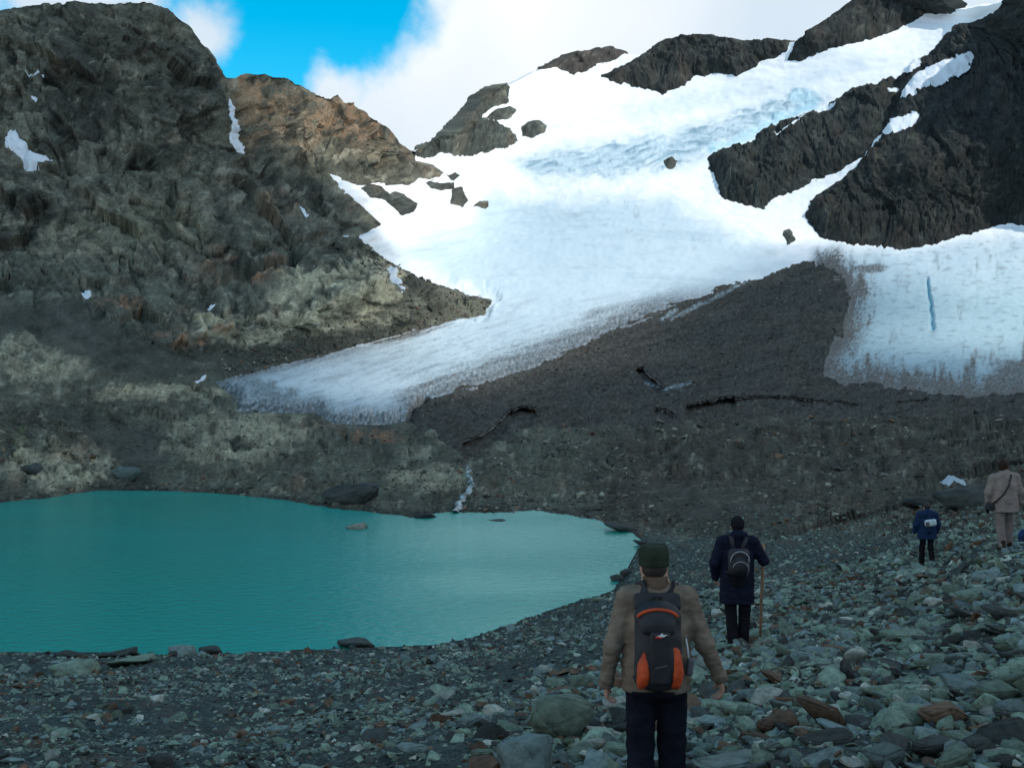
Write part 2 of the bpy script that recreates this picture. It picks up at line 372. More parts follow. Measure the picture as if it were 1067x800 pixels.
for px, py, rx, ry, s in [(125,315,28,8,.9),(60,338,22,5,.8),(270,290,26,9,1),(290,268,18,7,.8),(200,355,22,7,.9),(170,345,26,6,.7),(230,345,14,6,.9),(390,455,40,7,.9),(330,445,30,8,.5),(90,465,30,16,.5),(370,125,60,22,.75),(340,110,60,14,.5),(290,215,26,18,.5),
                          (70,475,25,12,.5),(225,275,24,18,.45),(750,500,90,8,.35),(860,540,150,12,.5),(700,495,30,7,.6),(960,530,90,9,.5),(500,440,40,8,.35)]:
    rust = np.maximum(rust, blot(px, py, rx, ry, s))
C = mixc(C, (.17, .098, .06), .75*rust*sst(-.5, .35, med+.5*fin))
C = mixc(C, (.050, .056, .050), (gravel*(1-outm*.8)*.9)*(V32 > 300))
green = np.maximum(blot(12, 525-70, 20, 20, .5), np.maximum(blot(150, 230, 60, 40, .3), blot(930, 515, 90, 20, .4)))
C = mixc(C, (.05, .075, .03), green*sst(-.2, .5, fin+med))
vr = sst(560, 660, U32)*nearw*sst(-2, 8, -sdG)
C = mixc(C, (.053, .049, .043), vr*.75)
C = mixc(C, (.14, .135, .11), vr*sst(.15, .75, fbm(wx/4, wy/3, 57., 4, .7))*.6)
tone = .55*facet(ru/25, rv/15, 2)+.55*facet(ru/10, rv/7, 3)
C = C*np.clip(1+tone*wm+.26*fin+.60*med+.40*big, .25, 2.2)[..., None]
C = mixc(C, (.19, .145, .10), subpk*sst(.15, .7, .35+med*.5+.4*fbm(U32/30, V32/50, 64., 3))*sst(200, 130, V32)*.8)
vein = sst(.93, .985, 1-np.abs(fbm(U32/45+.5*V32/45, V32/38, 77., 3)))*sst(.0, .4, med)
C = mixc(C, (.25, .26, .22), vein*.5*(1-gravel))
# near scree
nx, ny = B0[..., 0].astype(np.float32), B0[..., 1].astype(np.float32)
g1 = fbm(nx/2.3, ny/2.3, 5., 4, .6); g2 = fbm(nx/.35, ny/.35, 9., 3, .6)
Cn = np.zeros(Ux.shape+(3,), np.float32)+np.array([.040, .052, .048], np.float32)
Cn = mixc(Cn, (.1, .07, .05), sst(.1, .6, g1)*.55)
Cn = Cn*(1+.5*g2)[..., None]
C = C*nearw[..., None]+Cn*(1-nearw)[..., None]
# wet rim of the lake
wet = sst(-9, -1, sdL)
C = C*(1-.45*wet)[..., None]
C = C*(1+nearw[..., None]*(np.array([1.27, 1.18, 1.09], np.float32)-1))
C = np.clip(C, .012, .7)

def grid_faces(sel):
    """quads of the grid whose four corners lie in sel (bool per vertex)"""
    q = sel[:-1, :-1] & sel[1:, :-1] & sel[:-1, 1:] & sel[1:, 1:]
    r, c = np.nonzero(q)
    i = r*NC+c
    return np.stack([i, i+1, i+NC+1, i+NC], 1)

def build_layer(name, P, faces, mat, col, **kw):
    used = np.unique(faces); remap = np.full(NR*NC, -1, np.int32); remap[used] = np.arange(len(used), dtype=np.int32)
    return mesh_obj(name, P.reshape(-1, 3)[used], remap[faces], mat, col=col.reshape(-1, col.shape[-1])[used], **kw)

m_rock = attr_mat('rock', noise=(.9, .55, 1.5), bump=(.7, .9, .9), rough=.9)
m_valley = attr_mat('valley_rock', noise=(1.6, .45, 1.6), bump=(2.2, .9, .35), rough=.9)
m_ground = attr_mat('scree_soil', noise=(9., .4, 1.7), bump=(14, .9, .05), rough=.9)
_nt = m_ground.node_tree; _b = _nt.nodes['Principled BSDF']; _tc = _nt.nodes['Texture Coordinate']      # gravel grain
for _sc, _st, _ds in ((24, 1., .02), (60, .8, .008)):
    _v = N(_nt, 'ShaderNodeTexVoronoi'); _v.inputs['Scale'].default_value = _sc; _nt.links.new(_tc.outputs['Object'], _v.inputs['Vector'])
    _p = N(_nt, 'ShaderNodeBump'); _p.invert = True; _p.inputs['Strength'].default_value = _st; _p.inputs['Distance'].default_value = _ds
    _nt.links.new(_v.outputs['Distance'], _p.inputs['Height']); _nt.links.new(_b.inputs['Normal'].links[0].from_socket, _p.inputs['Normal']); _nt.links.new(_p.outputs[0], _b.inputs['Normal'])
    _m = N(_nt, 'ShaderNodeMix', data_type='RGBA', blend_type='MULTIPLY'); _m.inputs['Factor'].default_value = .6
    _r = N(_nt, 'ShaderNodeMapRange'); _r.inputs['To Min'].default_value = .5; _r.inputs['To Max'].default_value = 1.9
    _s = N(_nt, 'ShaderNodeSeparateColor'); _nt.links.new(_v.outputs['Color'], _s.inputs[0]); _nt.links.new(_s.outputs[0], _r.inputs['Value'])
    _nt.links.new(_b.inputs['Base Color'].links[0].from_socket, _m.inputs['A']); _nt.links.new(_r.outputs[0], _m.inputs['B']); _nt.links.new(_m.outputs['Result'], _b.inputs['Base Color'])
fr, fc = np.meshgrid(np.arange(NR-1), np.arange(NC-1), indexing='ij')
midU = Ux[:-1, :-1]; midV = Vx[:-1, :-1]
allf = (fr*NC+fc); quad = np.stack([allf, allf+1, allf+NC+1, allf+NC], -1)
keep = ~(sdG[:-1, :-1] > 16)
near_f = midV > 556+6*np.sin(midU/37)
mtn_f = (midV < mtn_line[None, :-1]) & (midU < 480)
def sub(mask): return quad[mask & keep]
tag(build_layer('ground', BASE, sub(near_f), m_ground, C), 'grey-green scree slope sloping from the hikers down to the lake', 'scree slope', kind='structure')
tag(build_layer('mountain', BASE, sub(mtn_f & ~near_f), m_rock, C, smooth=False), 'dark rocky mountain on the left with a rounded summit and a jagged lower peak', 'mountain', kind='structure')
tag(build_layer('valley_floor', BASE, sub(~mtn_f & ~near_f), m_valley, C, smooth=False), 'rocky ledges and gravel between the lake and the glacier front', 'rocky terrain', kind='structure')

# ------------------------------------------------------------------ GLACIER
ice = np.zeros(Ux.shape, np.float32)
def ipoly(p, s, soft=14, nz=8): return s*sst(-soft, soft, sdpoly(U32, V32, p)+nz*fbm(U32/22, V32/14, 13., 4))
ICEFALL = [(532,172),(560,165),(640,150),(700,140),(745,130),(800,112),(835,95),(850,100),(858,112),(800,135),(765,150),(740,165),(700,180),(640,190),(560,190),(540,182)]
TONGUE = [(500,205),(560,215),(640,207),(700,212),(740,235),(770,250),(825,272),(820,282),(700,330),(560,385),(440,430),(330,435),(240,415),(230,398),(340,369),(440,344),(515,315),(460,295),(395,262),(420,255),(480,240)]
RICE = [(850,266),(960,262),(1080,248),(1300,240),(1300,430),(1000,424),(900,412),(850,412),(850,330)]
ice = np.maximum(ice, ipoly(ICEFALL, .85)); ice = np.maximum(ice, ipoly(TONGUE, .75, 16)); ice = np.maximum(ice, ipoly(RICE, .8, 12))
ice = np.maximum(ice, ipoly([(640,120),(720,100),(830,85),(900,65),(905,72),(850,92),(740,118),(660,130)], .35, 10))
icef = sst(.3, .8, ipoly(ICEFALL, 1.0, 10, 6))
# flow-aligned coordinates: tongue flows down-left from about (760,270) to (250,410)
ang = math.atan2(140, -520); ca, sa = math.cos(ang), math.sin(ang)
along = (U32*ca+V32*sa); across = (-U32*sa+V32*ca)
strk = fbm(along/70, across/5.5+.02*along/10, 3., 4, .65)
strk2 = fbm(along/16, across/2.2, 8., 3, .6)
rx = fbm(U32/7, V32/26, 14., 4, .65)
# ridged ice of the fall: bands across the slope
bands = fbm(U32/34, V32/5.0+.20*U32/5.0+1.2*fbm(U32/45, V32/30, 8., 2), 6., 5, .65)
lower = sst(300, 400, V32)
CG = np.zeros(Ux.shape+(3,), np.float32)+np.array([.86, .87, .88], np.float32)
icec = np.zeros_like(CG)+np.array([.385, .525, .60], np.float32)
CG = CG+(icec-CG)*ice[..., None]
tong = ipoly(TONGUE, 1.0, 8, 4)*sst(300, 330, V32+.18*(U32-500)*-1*.0)
CG = CG*(1-(tong*(.02+.10*sst(330, 400, V32))+tong*.26*sst(.0, .6, strk)+tong*.26*sst(.0, .6, strk2)*sst(.3, 1, lower+.35))[..., None])
CG = CG*(1-.55*(icef*sst(-.1, .5, bands))[..., None]*np.array([1.0, .78, .66], np.float32))
rgt = ipoly(RICE, 1.0, 8, 4)
CG = mixc(CG, (.31, .455, .50), rgt*.75*sst(262, 330, V32+14*rx))
CG = CG*(1-(rgt*.35*sst(.05, .6, fbm(U32/14, V32/3.4, 44., 4, .65)))[..., None])
gfine0 = fbm(U32/2.6, V32/1.8, 55., 3, .7)
# grit: near margins, on the right-hand ice, at the foot of the tongue
grit = np.maximum(sst(-30, 0, sdM+10*strk+7*gfine0)*.7*sst(290, 330, V32+0*U32), sst(np.where(U32 < 600, 20., 26.), 0, sdG+9*strk+(U32 > 850)*(18*rx+9*gfine0))*sst(330, 420, V32)*(.8+.2*(U32 > 880)))
grit = np.maximum(grit, rgt*sst(.05, .75, fbm(U32/20, V32/44, 91., 5, .65)+.45*rx+.6*sst(330, 420, V32)-.25)*.8)
grit = np.maximum(grit, rgt*sst(-26, 0, sdM+20*rx+10*gfine0+9*fbm(U32/26, V32/30, 93., 3)))
for px, py, rx_, ry_, s in [(905,284,22,5,.7),(1060,405,40,30,.8),(280,420,40,14,.55),(260,405,30,8,.5),(925,398,26,9,.7)]:
    grit = np.maximum(grit, blot(px, py, rx_, ry_, s))
edge_l = sst(12, 0, sdG)*sst(.0, .5, .3+strk)*(V32 > 330)*(U32 < 520)
grit = np.maximum(grit, edge_l*.9)
gfine = fbm(U32/2.6, V32/1.8, 55., 3, .7)
grit = np.clip(grit*1.15+.9*(gfine)*grit, 0, 1)*sst(235, 262, V32)

CM = np.zeros(Ux.shape+(3,), np.float32)+np.array([.062, .059, .052], np.float32)
CM = mixc(CM, (.066, .057, .048), sst(-.1, .5, fbm(U32/45, V32/30, 33., 3))*.8)
CM = CM*(1+.6*fbm(U32/4, V32/2.6, 29., 3, .7)+.3*fbm(along/60, across/7, 37., 3)+.3*fbm(U32/16, V32/7, 35., 3))[..., None]
CM = mixc(CM, (.15, .14, .11), sst(.35, .6, fbm(U32/2.6, V32/1.9, 83., 2))*.7)
CG = CG+(np.clip(CM, .02, .3)-CG)*grit[..., None]
# crevasse lines
cv1 = sst(.90, .975, 1-np.abs(fbm(U32/15+.12*V32/15, V32/75, 47., 3)))*sst(.0, .35, fbm(U32/18, V32/13, 49., 3))
CG = CG*(1-.2*(cv1*np.maximum(blot(650, 232, 60, 34, 1.), np.maximum(blot(580, 200, 50, 24, .6), blot(740, 262, 40, 16, .6))))[..., None])
arc = fbm((U32-640)/160, (V32-.00055*(U32-640)**2)/7.0, 89., 4, .55)
CG = CG*(1-.13*(sst(.05, .6, arc)*sst(205, 235, V32)*sst(345, 300, V32)*(U32 < 870))[..., None]*np.array([1, .8, .7], np.float32))
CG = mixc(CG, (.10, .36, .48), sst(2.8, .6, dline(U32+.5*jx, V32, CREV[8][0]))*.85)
CG = mixc(CG, (.35, .66, .76), np.maximum(sst(9, 1, dline(U32+2*jx, V32+3*bands, [(745,160),(770,152),(800,134),(850,112)]))*.55, blot(838, 104, 16, 9, .35)))
CG = CG*(1-.10*sst(.1, .6, fbm(U32/38+V32/60, V32/7, 85., 4, .6))*(Vx < 300))[..., None]
CG = np.clip(CG, .03, .9)
swell = fbm(U32/60, V32/16+U32/90, 81., 4, .55)
g_rel = 1.6*fbm(U32/70, V32/45, 1., 3)+1.5*swell*(Vx < 330)+.6*fbm(U32/14, V32/5, 83., 3)*(Vx < 330)+icef*(2.6*bands+1.5*facet(wpx/13, wpy/5, 12)+.5*fbm(U32/12, V32/3.2, 2., 3))+tong*.55*strk+.35*tong*strk2+rgt*.5*fbm(U32/14, V32/4, 44., 3)+.25*fbm(U32/6, V32/3, 61., 3)+1.3*grit*fbm(U32/5, V32/3.2, 27., 3, .65)
g_th = np.clip((sdG+(3.2*fbm(U32/10, V32/8, 71., 4, .65)+(6*fbm(U32/34, V32/22, 73., 2)+5*facet(wpx/15, wpy/10, 13))*(Ux < 540)*sst(430, 330, V32+.2*(500-U32))))*.55, -4, 4.5)
g_off = (g_rel*sst(0, 8, sdG)+g_th-crev*2.0*sst(6, -4, sdM))*np.where(back, .5, 1)
GP = B0+NRM*(g_off*MPP)[..., None]+RAY*(crev*11*MPP*sst(-4, 6, sdM))[..., None]
m_ice = attr_mat('glacier_ice', noise=(.5, .93, 1.07), bump=(.9, .45, .5), rough=.55, spec=.3)
tag(build_layer('glacier', GP, grid_faces(sdG > -5), m_ice, CG), 'white glacier of snow and blue-grey ice running down to a dirty tongue', 'glacier', kind='structure')
# moraine: rubble lying on the ice
sdm = sdM+7*fbm(along/42, across/8, 15., 5, .65)*(U32 < 850)+(9*fbm(U32/9, V32/30, 15., 5, .65)*(V32 < 388)+5*fbm(U32/18, V32/9, 15., 5, .6)*(V32 >= 388))*(U32 >= 850)+1.2*fbm(U32/5, V32/4, 19., 3, .65)
mo_rel = 1.1*fbm(U32/22, V32/12, 23., 4, .6)+.7*fbm(U32/5, V32/3.2, 27., 3, .65)
m_off = g_off*.6+np.clip(sdm*.35, -3, 2.6)+mo_rel+1.2*sst(0, 40, sdM)
MP = B0+NRM*(m_off*MPP)[..., None]+RAY*(crev*7.5*MPP)[..., None]
# bare ice showing through in thin stripes
for pts, w in [([(770,302),(740,318),(700,338)], 3.2), ([(800,287),(765,306)], 1.6), ([(705,328),(690,338)], 3), ([(672,405),(690,412),(720,405)], 2.2)]:
    CM = mixc(CM, (.42, .52, .56), sst(w, w*.2, dline(U32+1.2*jx, V32+jx, pts))*.6*sst(-.5, .3, gfine))
CM = np.clip(CM, .012, .6)
tag(build_layer('moraine', MP, grid_faces(sdm > -7), attr_mat('moraine_rubble', noise=(1.2, .5, 1.6), bump=(2.4, .9, .4), rough=.95), CM),
    'cone of dark grey-brown rubble lying on the glacier, right of its tongue', 'moraine', kind='structure')

# ------------------------------------------------------------------ rock standing out of the ice
def window(poly, m=16):
    """rows and columns of the grid that can touch an outline"""
    p = np.array(poly); x0, x1 = p[:, 0].min()-m, p[:, 0].max()+m; y0, y1 = p[:, 1].min()-m, p[:, 1].max()+m
    c = np.nonzero((px_cols >= x0) & (px_cols <= x1))[0]; c0, c1 = c[0], c[-1]+1
    r = np.nonzero(((V32[:, c0:c1] >= y0) & (V32[:, c0:c1] <= y1)).any(1))[0]
    return slice(r[0], r[-1]+1), slice(c0, c1)

def win_layer(name, P, sel, mat, col):
    h, w_ = sel.shape
    q = sel[:-1, :-1] & sel[1:, :-1] & sel[:-1, 1:] & sel[1:, 1:]
    r, c = np.nonzero(q); i = r*w_+c
    f = np.stack([i, i+1, i+w_+1, i+w_], 1)
    used = np.unique(f); rm = np.full(h*w_, -1, np.int32); rm[used] = np.arange(len(used), dtype=np.int32)
    return mesh_obj(name, P.reshape(-1, 3)[used], rm[f], mat, col=col.reshape(-1, 3)[used], smooth=(mat is not m_rock))

def outcrop(name, poly, label, cat, kind=None, hgt=9, rib=1.0, tint=(1, 1, 1), nz=3.0, group=None):
    W = window(poly); u, v = U32[W], V32[W]; bw = back[W]; tint = np.array(tint, np.float32)
    sd = sdpoly(u, v, poly)+nz*(fbm(u/9, v/7, 17.+len(poly), 4, .7)+.6*fbm(u/26, v/18, 19.+len(poly), 2))+.45*nz*facet(wpx[W]/7, wpy[W]/6, 11)
    if bw.any():
        k = int(bw[:, 0].sum()); sd[-k:] = sd[-k-1][None]
    amp = sst(0, 14, sd)
    o_ = g_off[W]+np.clip(sd*.9, -4, hgt)+amp*rib*(ribs[W]*.7+.45*rel[W])+.8*sst(0, 5, sd)*fbm(u/5, v/5, 3.9, 3, .6)
    P = B0[W]+NRM[W]*(o_*MPP[W]*np.where(bw, .4, 1))[..., None]
    Cc = np.zeros(u.shape+(3,), np.float32)+np.array([.05, .055, .055], np.float32)*tint
    Cc = mixc(Cc, np.array([.085, .074, .066])*tint, sst(.0, .6, fbm(u/18, v/40, 61., 4, .6))*.7)
    Cc = mixc(Cc, np.array([.12, .13, .11])*tint, sst(.2, .8, med[W]+.5*fin[W])*.5)
    Cc = np.clip(Cc*(1+.6*fin[W]+.5*med[W])[..., None], .01, .5)
    o = win_layer(name, P, sd > -5, m_rock, Cc)
    full = BASE.copy() if name in ('mountain', 'rock_spur') else None
    if full is not None: full[W] = P
    return tag(o, label, cat, group, kind), full, sd
R7 = [(838,228),(846,215),(870,195),(896,175),(919,149),(926,130),(938,106),(936,84),(950,73),(975,55),(986,41),(1010,28),(1031,18),(1049,4),(1058,-20),(1070,-90),(1400,-500),(1800,-500),(1800,200),(1300,225),(1067,242),(1052,238),(1030,243),(1000,250),(975,258),(950,264),(930,265),(905,260),(872,258),(856,252),(845,240)]
_, P7, sd7 = outcrop('mountain', R7, 'dark steep rock face filling the upper right of the view above the ice', 'mountain', 'structure', hgt=16, rib=.9, tint=(.46, .48, .46))
R6 = [(739,168),(752,161),(780,155),(795,141),(804,138),(815,131),(845,123),(866,118),(865,112),(890,96),(914,92),(930,84),(938,88),(940,104),(930,130),(918,146),(903,166),(880,180),(855,191),(838,198),(830,204),(805,212),(796,221),(770,216),(752,210),(749,198),(739,180)]
_, P6, sd6 = outcrop('rock_spur', R6, 'dark rock spur between the icefall and the narrow snow gully on the right', 'rock spur', 'structure', hgt=13, rib=.9, tint=(.5, .53, .5))
R5 = [(822,67),(830,47),(845,36),(870,16),(890,4),(905,-14),(930,-35),(960,-35),(985,-14),(1004,10),(990,17),(968,17),(950,31),(930,38),(910,45),(880,52),(860,57),(835,68)]
outcrop('mountain_peak', R5, 'dark rock peak on the skyline cut off by the top of the photo', 'peak', 'structure', hgt=8, rib=.8, tint=(.62, .62, .58))
R4 = [(628,84),(645,76),(674,60),(687,46),(710,41),(740,37),(770,46),(790,46),(815,44),(829,44),(822,57),(800,67),(784,77),(768,84),(745,81),(724,84),(715,95),(703,97),(690,103),(683,98),(655,92),(640,92)]
outcrop('mountain_ridge', R4, 'long brown rock ridge on the skyline behind the upper snowfield', 'ridge', 'structure', hgt=7, rib=.7, tint=(.62, .62, .58))
R3 = [(556,76),(572,66),(590,58),(615,54),(640,52),(654,58),(640,68),(626,72),(606,80),(596,82),(585,77),(574,73)]
outcrop('rock_outcrop', R3, 'low rounded brown rock cap on the skyline left of the long ridge', 'rock outcrop', None, hgt=6, rib=.5, tint=(1.3, 1.1, 1))
R1 = [(431,154),(452,146),(470,130),(488,108),(493,100),(505,93),(521,88),(529,93),(528,110),(512,116),(501,122),(500,129),(518,132),(534,142),(538,152),(528,158),(508,163),(489,168),(470,164),(455,165),(440,166)]
outcrop('rock_outcrop', R1, 'largest grey rock knob on the skyline at the left edge of the glacier', 'rock outcrop', None, hgt=9, rib=.9, tint=(1.25, 1.3, 1.15))
SMALL = [([(504,127),(514,119),(530,115),(537,120),(531,127),(515,131)], 'small rock rib just above the right shoulder of the big skyline knob', 5),
         ([(542,137),(550,131),(562,130),(570,136),(567,144),(555,149),(544,147)], 'lone round grey rock in the snow right of the big skyline knob', 6),
         ([(988,42),(1000,31),(1009,30),(998,39)], 'small dark rock in the topmost snow strip beside the right face', 3),
         ([(691,173),(700,167),(707,172),(702,181),(694,181)], 'small dark rock alone in the snow below the icefall', 4),
         ([(815,246),(823,242),(830,255),(820,260)], 'small dark rock in the snow at the foot of the narrow gully', 3),
         ([(374,197),(385,192),(396,195),(402,202),(410,199),(420,205),(432,213),(428,222),(415,226),(404,215),(394,208),(382,207)], 'grey rock band in the snow beneath the jagged left peak', 6),
         ([(440,192),(450,188),(460,191),(471,192),(471,200),(456,201),(445,197)], 'flat grey rock in the snow right of the jagged left peak', 4),
         ([(468,199),(478,197),(485,213),(479,219),(466,215)], 'upright grey rock below the flat one in the left snowfield', 4),
         ([(467,182),(475,179),(478,186),(471,190)], 'tiny grey rock above the flat one in the left snowfield', 3),
         ([(489,220),(498,213),(507,213),(509,219),(503,223),(495,218)], 'lowest small grey rock in the left snowfield', 3)]
for poly, lab, h in SMALL:
    outcrop('rock_outcrop', poly, lab, 'rock outcrop', None, hgt=h, rib=.35, tint=(1.35, 1.35, 1.2), nz=1.6, group='small rocks showing through the snow')

# ------------------------------------------------------------------ snow patches
m_snow = attr_mat('snow', noise=(.6, .93, 1.05), bump=(1.5, .3, .2), rough=.6, spec=.2)
def snow(poly, label, on, nz=1.2, th=1.8, c=(.66, .71, .76)):
    W = window(poly, 10); u, v = U32[W], V32[W]
    sd = sdpoly(u, v, poly)+nz*fbm(u/5, v/4, 23., 3, .6)
    P = on[W]+NRM[W]*(np.clip(sd*.9-.6, -3, th)*MPP[W])[..., None]
    Cc = np.zeros(u.shape+(3,), np.float32)+np.array(c, np.float32)
    return tag(win_layer('snow_patch', P, sd > -4.5, m_snow, Cc), label, 'snow patch', 'snow patches on the rock')
S7 = .5*P7+.5*(B0+NRM*((g_off+16)*MPP)[..., None])+NRM*(3*MPP)[..., None]; S7[BASE.shape[0]:] = 0
PAT = [([(5,147),(12,141),(18,139),(22,150),(35,160),(60,168),(42,170),(27,177),(22,168),(7,160)], 'white snow patch low on the left mountain, near the edge of the photo', BASE),
       ([(239,101),(244,100),(248,115),(252,132),(263,157),(255,156),(242,146),(241,130),(240,115)], 'tall narrow snow patch in the gully between the rounded summit and the jagged peak', BASE),
       ([(24,76),(33,73),(44,73),(45,77),(34,76),(26,78)], 'thin white streak of snow high on the dark left mountain', BASE),
       ([(31,101),(37,98),(40,101),(36,105)], 'tiny snow speck under the thin streak on the left mountain', BASE),
       ([(309,219),(315,220),(322,225),(319,228),(312,224)], 'small snow speck below the jagged peak', BASE),
       ([(351,244),(358,245),(364,250),(357,250)], 'small snow speck near the left margin of the glacier', BASE),
       ([(402,277),(415,284),(426,297),(423,303),(415,292),(404,283)], 'curved white snow strip along the rock hump beside the glacier', BASE),
       ([(82,302),(94,301),(97,306),(88,309)], 'small snow speck at the foot of the left mountain', BASE),
       ([(197,399),(205,396),(215,392),(213,397),(200,402)], 'thin snow sliver left of the tip of the glacier tongue', BASE),
       ([(213,320),(220,316),(226,316),(220,321)], 'small snow sliver under the pale rock hump', BASE),
       ([(947,117),(965,97),(1000,81),(1019,76),(1012,88),(985,103),(950,122)], 'largest slanting snow patch on the dark right rock face', S7),
       ([(928,153),(935,146),(959,138),(956,144),(935,155)], 'smaller slanting snow patch under the largest one on the right face', S7),
       ([(809,158),(828,149),(846,134),(848,137),(828,152),(813,159)], 'thin snow line slanting across the dark rock spur', P6),
       ([(846,127),(855,118),(866,114),(876,118),(862,123),(850,130)], 'small snow pocket on the upper edge of the rock spur', P6),
       ([(949,89),(958,82),(961,84),(953,91)], 'small snow fleck above the largest patch on the right face', S7),
       ([(927,105),(936,98),(941,99),(937,104),(930,109)], 'snow fleck between the rock spur and the right face', P6)]
for poly, lab, on in PAT: snow(poly, lab, on)
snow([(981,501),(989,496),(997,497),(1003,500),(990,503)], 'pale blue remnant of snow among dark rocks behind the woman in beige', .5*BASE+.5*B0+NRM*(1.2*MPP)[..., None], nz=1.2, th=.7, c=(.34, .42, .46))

# ------------------------------------------------------------------ lake
m, nt, b = new_mat('glacial_water'); L = nt.links.new
tc = N(nt, 'ShaderNodeTexCoord')
mp = N(nt, 'ShaderNodeMapping'); mp.inputs['Scale'].default_value = (1, 1.6, 1)
L(tc.outputs['Object'], mp.inputs['Vector'])
w1 = N(nt, 'ShaderNodeTexNoise'); w1.inputs['Scale'].default_value = 1.1; w1.inputs['Detail'].default_value = 5; w1.inputs['Roughness'].default_value = .6
L(mp.outputs[0], w1.inputs['Vector'])
w2 = N(nt, 'ShaderNodeTexNoise'); w2.inputs['Scale'].default_value = .035; w2.inputs['Detail'].default_value = 3
L(mp.outputs[0], w2.inputs['Vector'])
mr = N(nt, 'ShaderNodeMapRange'); mr.inputs['From Min'].default_value = .4; mr.inputs['From Max'].default_value = .65; mr.inputs['To Min'].default_value = .5; mr.inputs['To Max'].default_value = 1.0
L(w2.outputs['Fac'], mr.inputs['Value'])
bp = N(nt, 'ShaderNodeBump'); bp.inputs['Distance'].default_value = .16
L(mr.outputs[0], bp.inputs['Strength']); L(w1.outputs['Fac'], bp.inputs['Height']); L(bp.outputs[0], b.inputs['Normal'])
df = N(nt, 'ShaderNodeBsdfDiffuse'); df.inputs['Color'].default_value = (.016, .295, .235, 1)
gl_ = N(nt, 'ShaderNodeBsdfGlossy'); gl_.inputs['Roughness'].default_value = .16; gl_.inputs['Color'].default_value = (.7, .95, .95, 1)
fz = N(nt, 'ShaderNodeFresnel'); fz.inputs['IOR'].default_value = 1.33
mh = N(nt, 'ShaderNodeMath', operation='MULTIPLY'); mh.inputs[1].default_value = .95
ms = N(nt, 'ShaderNodeMixShader'); L(bp.outputs[0], gl_.inputs['Normal']); L(bp.outputs[0], fz.inputs['Normal'])
L(fz.outputs[0], mh.inputs[0]); L(mh.outputs[0], ms.inputs[0]); L(df.outputs[0], ms.inputs[1]); L(gl_.outputs[0], ms.inputs[2])
L(ms.outputs[0], nt.nodes['Material Output'].inputs['Surface']); nt.nodes.remove(b)
lkp = []
for (x, y) in SHORE: lkp.append(((x-CX)/F*lk(y), lk(y)))
gx, gy = np.meshgrid(np.linspace(-130, 40, 60), np.linspace(45, 156, 60))
sdw = sdpoly(gx, gy, lkp)
idx = np.arange(3600).reshape(60, 60)
qf = np.stack([idx[:-1, :-1], idx[:-1, 1:], idx[1:, 1:], idx[1:, :-1]], -1)[(sdw[:-1, :-1] > -9)]
tag(mesh_obj('lake', np.stack([gx.ravel(), gy.ravel(), np.zeros(3600)], 1), qf, m), 'still opaque turquoise glacial lake in front of the glacier', 'lake', kind='structure')


# ------------------------------------------------------------------ points on the land
def land(px, py, P=None):
    """the land met by a sight line, and its upward normal"""
    P = BASE if P is None else P
    c = int(np.clip(np.searchsorted(px_cols, px)-1, 0, NC-2)); fx = (px-px_cols[c])/(px_cols[c+1]-px_cols[c])
    col = V32[:NR-NB, c]; r = int(np.clip(np.searchsorted(-col, -py)-1, 0, NR-NB-2)); fy = (py-col[r])/(col[r+1]-col[r]+1e-9)
    a = P[r, c]*(1-fx)+P[r, c+1]*fx; b = P[r+1, c]*(1-fx)+P[r+1, c+1]*fx
    return Vector(a*(1-fy)+b*fy)

# ------------------------------------------------------------------ stones
def ico(sub):
    import bmesh
    bm = bmesh.new(); bmesh.ops.create_icosphere(bm, subdivisions=sub, radius=1)
    V = np.array([v.co[:] for v in bm.verts], np.float32); bm.faces.ensure_lookup_table()
    Fc = np.array([[v.index for v in f.verts] for f in bm.faces], np.int32); bm.free()
    return V, Fc

ICO = {k: ico(k) for k in (1, 2, 3, 4)}
def rock_shape(seed, worn=0.):
    """angular frost-split stone: the hull of a few points, its edges worn down a little"""
    import bmesh
    r_ = np.random.default_rng(seed); bm = bmesh.new()
    n = int(r_.integers(9, 15)); q = r_.normal(size=(n, 3)); q /= np.linalg.norm(q, axis=1)[:, None]
    q *= r_.uniform(.75, 1.05, n)[:, None]; q = np.sign(q)*np.abs(q)**.8
    for p in q: bm.verts.new(p)
    g = bmesh.ops.convex_hull(bm, input=bm.verts[:])
    bmesh.ops.delete(bm, geom=[v for v in bm.verts if not v.link_faces], context='VERTS')
    if worn:
        bmesh.ops.dissolve_limit(bm, angle_limit=.2, verts=bm.verts[:], edges=bm.edges[:])
        bmesh.ops.bevel(bm, geom=bm.edges[:], offset=worn, segments=3, affect='EDGES', clamp_overlap=True)
        bmesh.ops.triangulate(bm, faces=bm.faces[:])
        bmesh.ops.subdivide_edges(bm, edges=bm.edges[:], cuts=2, use_grid_fill=True)
        bmesh.ops.triangulate(bm, faces=bm.faces[:])
    else: bmesh.ops.triangulate(bm, faces=bm.faces[:])
    bmesh.ops.recalc_face_normals(bm, faces=bm.faces[:]); bm.verts.ensure_lookup_table()
    for k_, v in enumerate(bm.verts): v.index = k_
    P = np.array([v.co[:] for v in bm.verts], np.float32); Fc = np.array([[v.index for v in f.verts] for f in bm.faces], np.int32); bm.free()
    if worn: P = P*(1+.035*fbm(P[:, 0]*2.5+seed, P[:, 1]*2.5, P[:, 2]*2.5, 4, .6))[:, None]
    lo, hi = P.min(0), P.max(0)
    return (P-(lo+hi)/2)/(hi-lo)*2, Fc                     # fills a 2 x 2 x 2 box

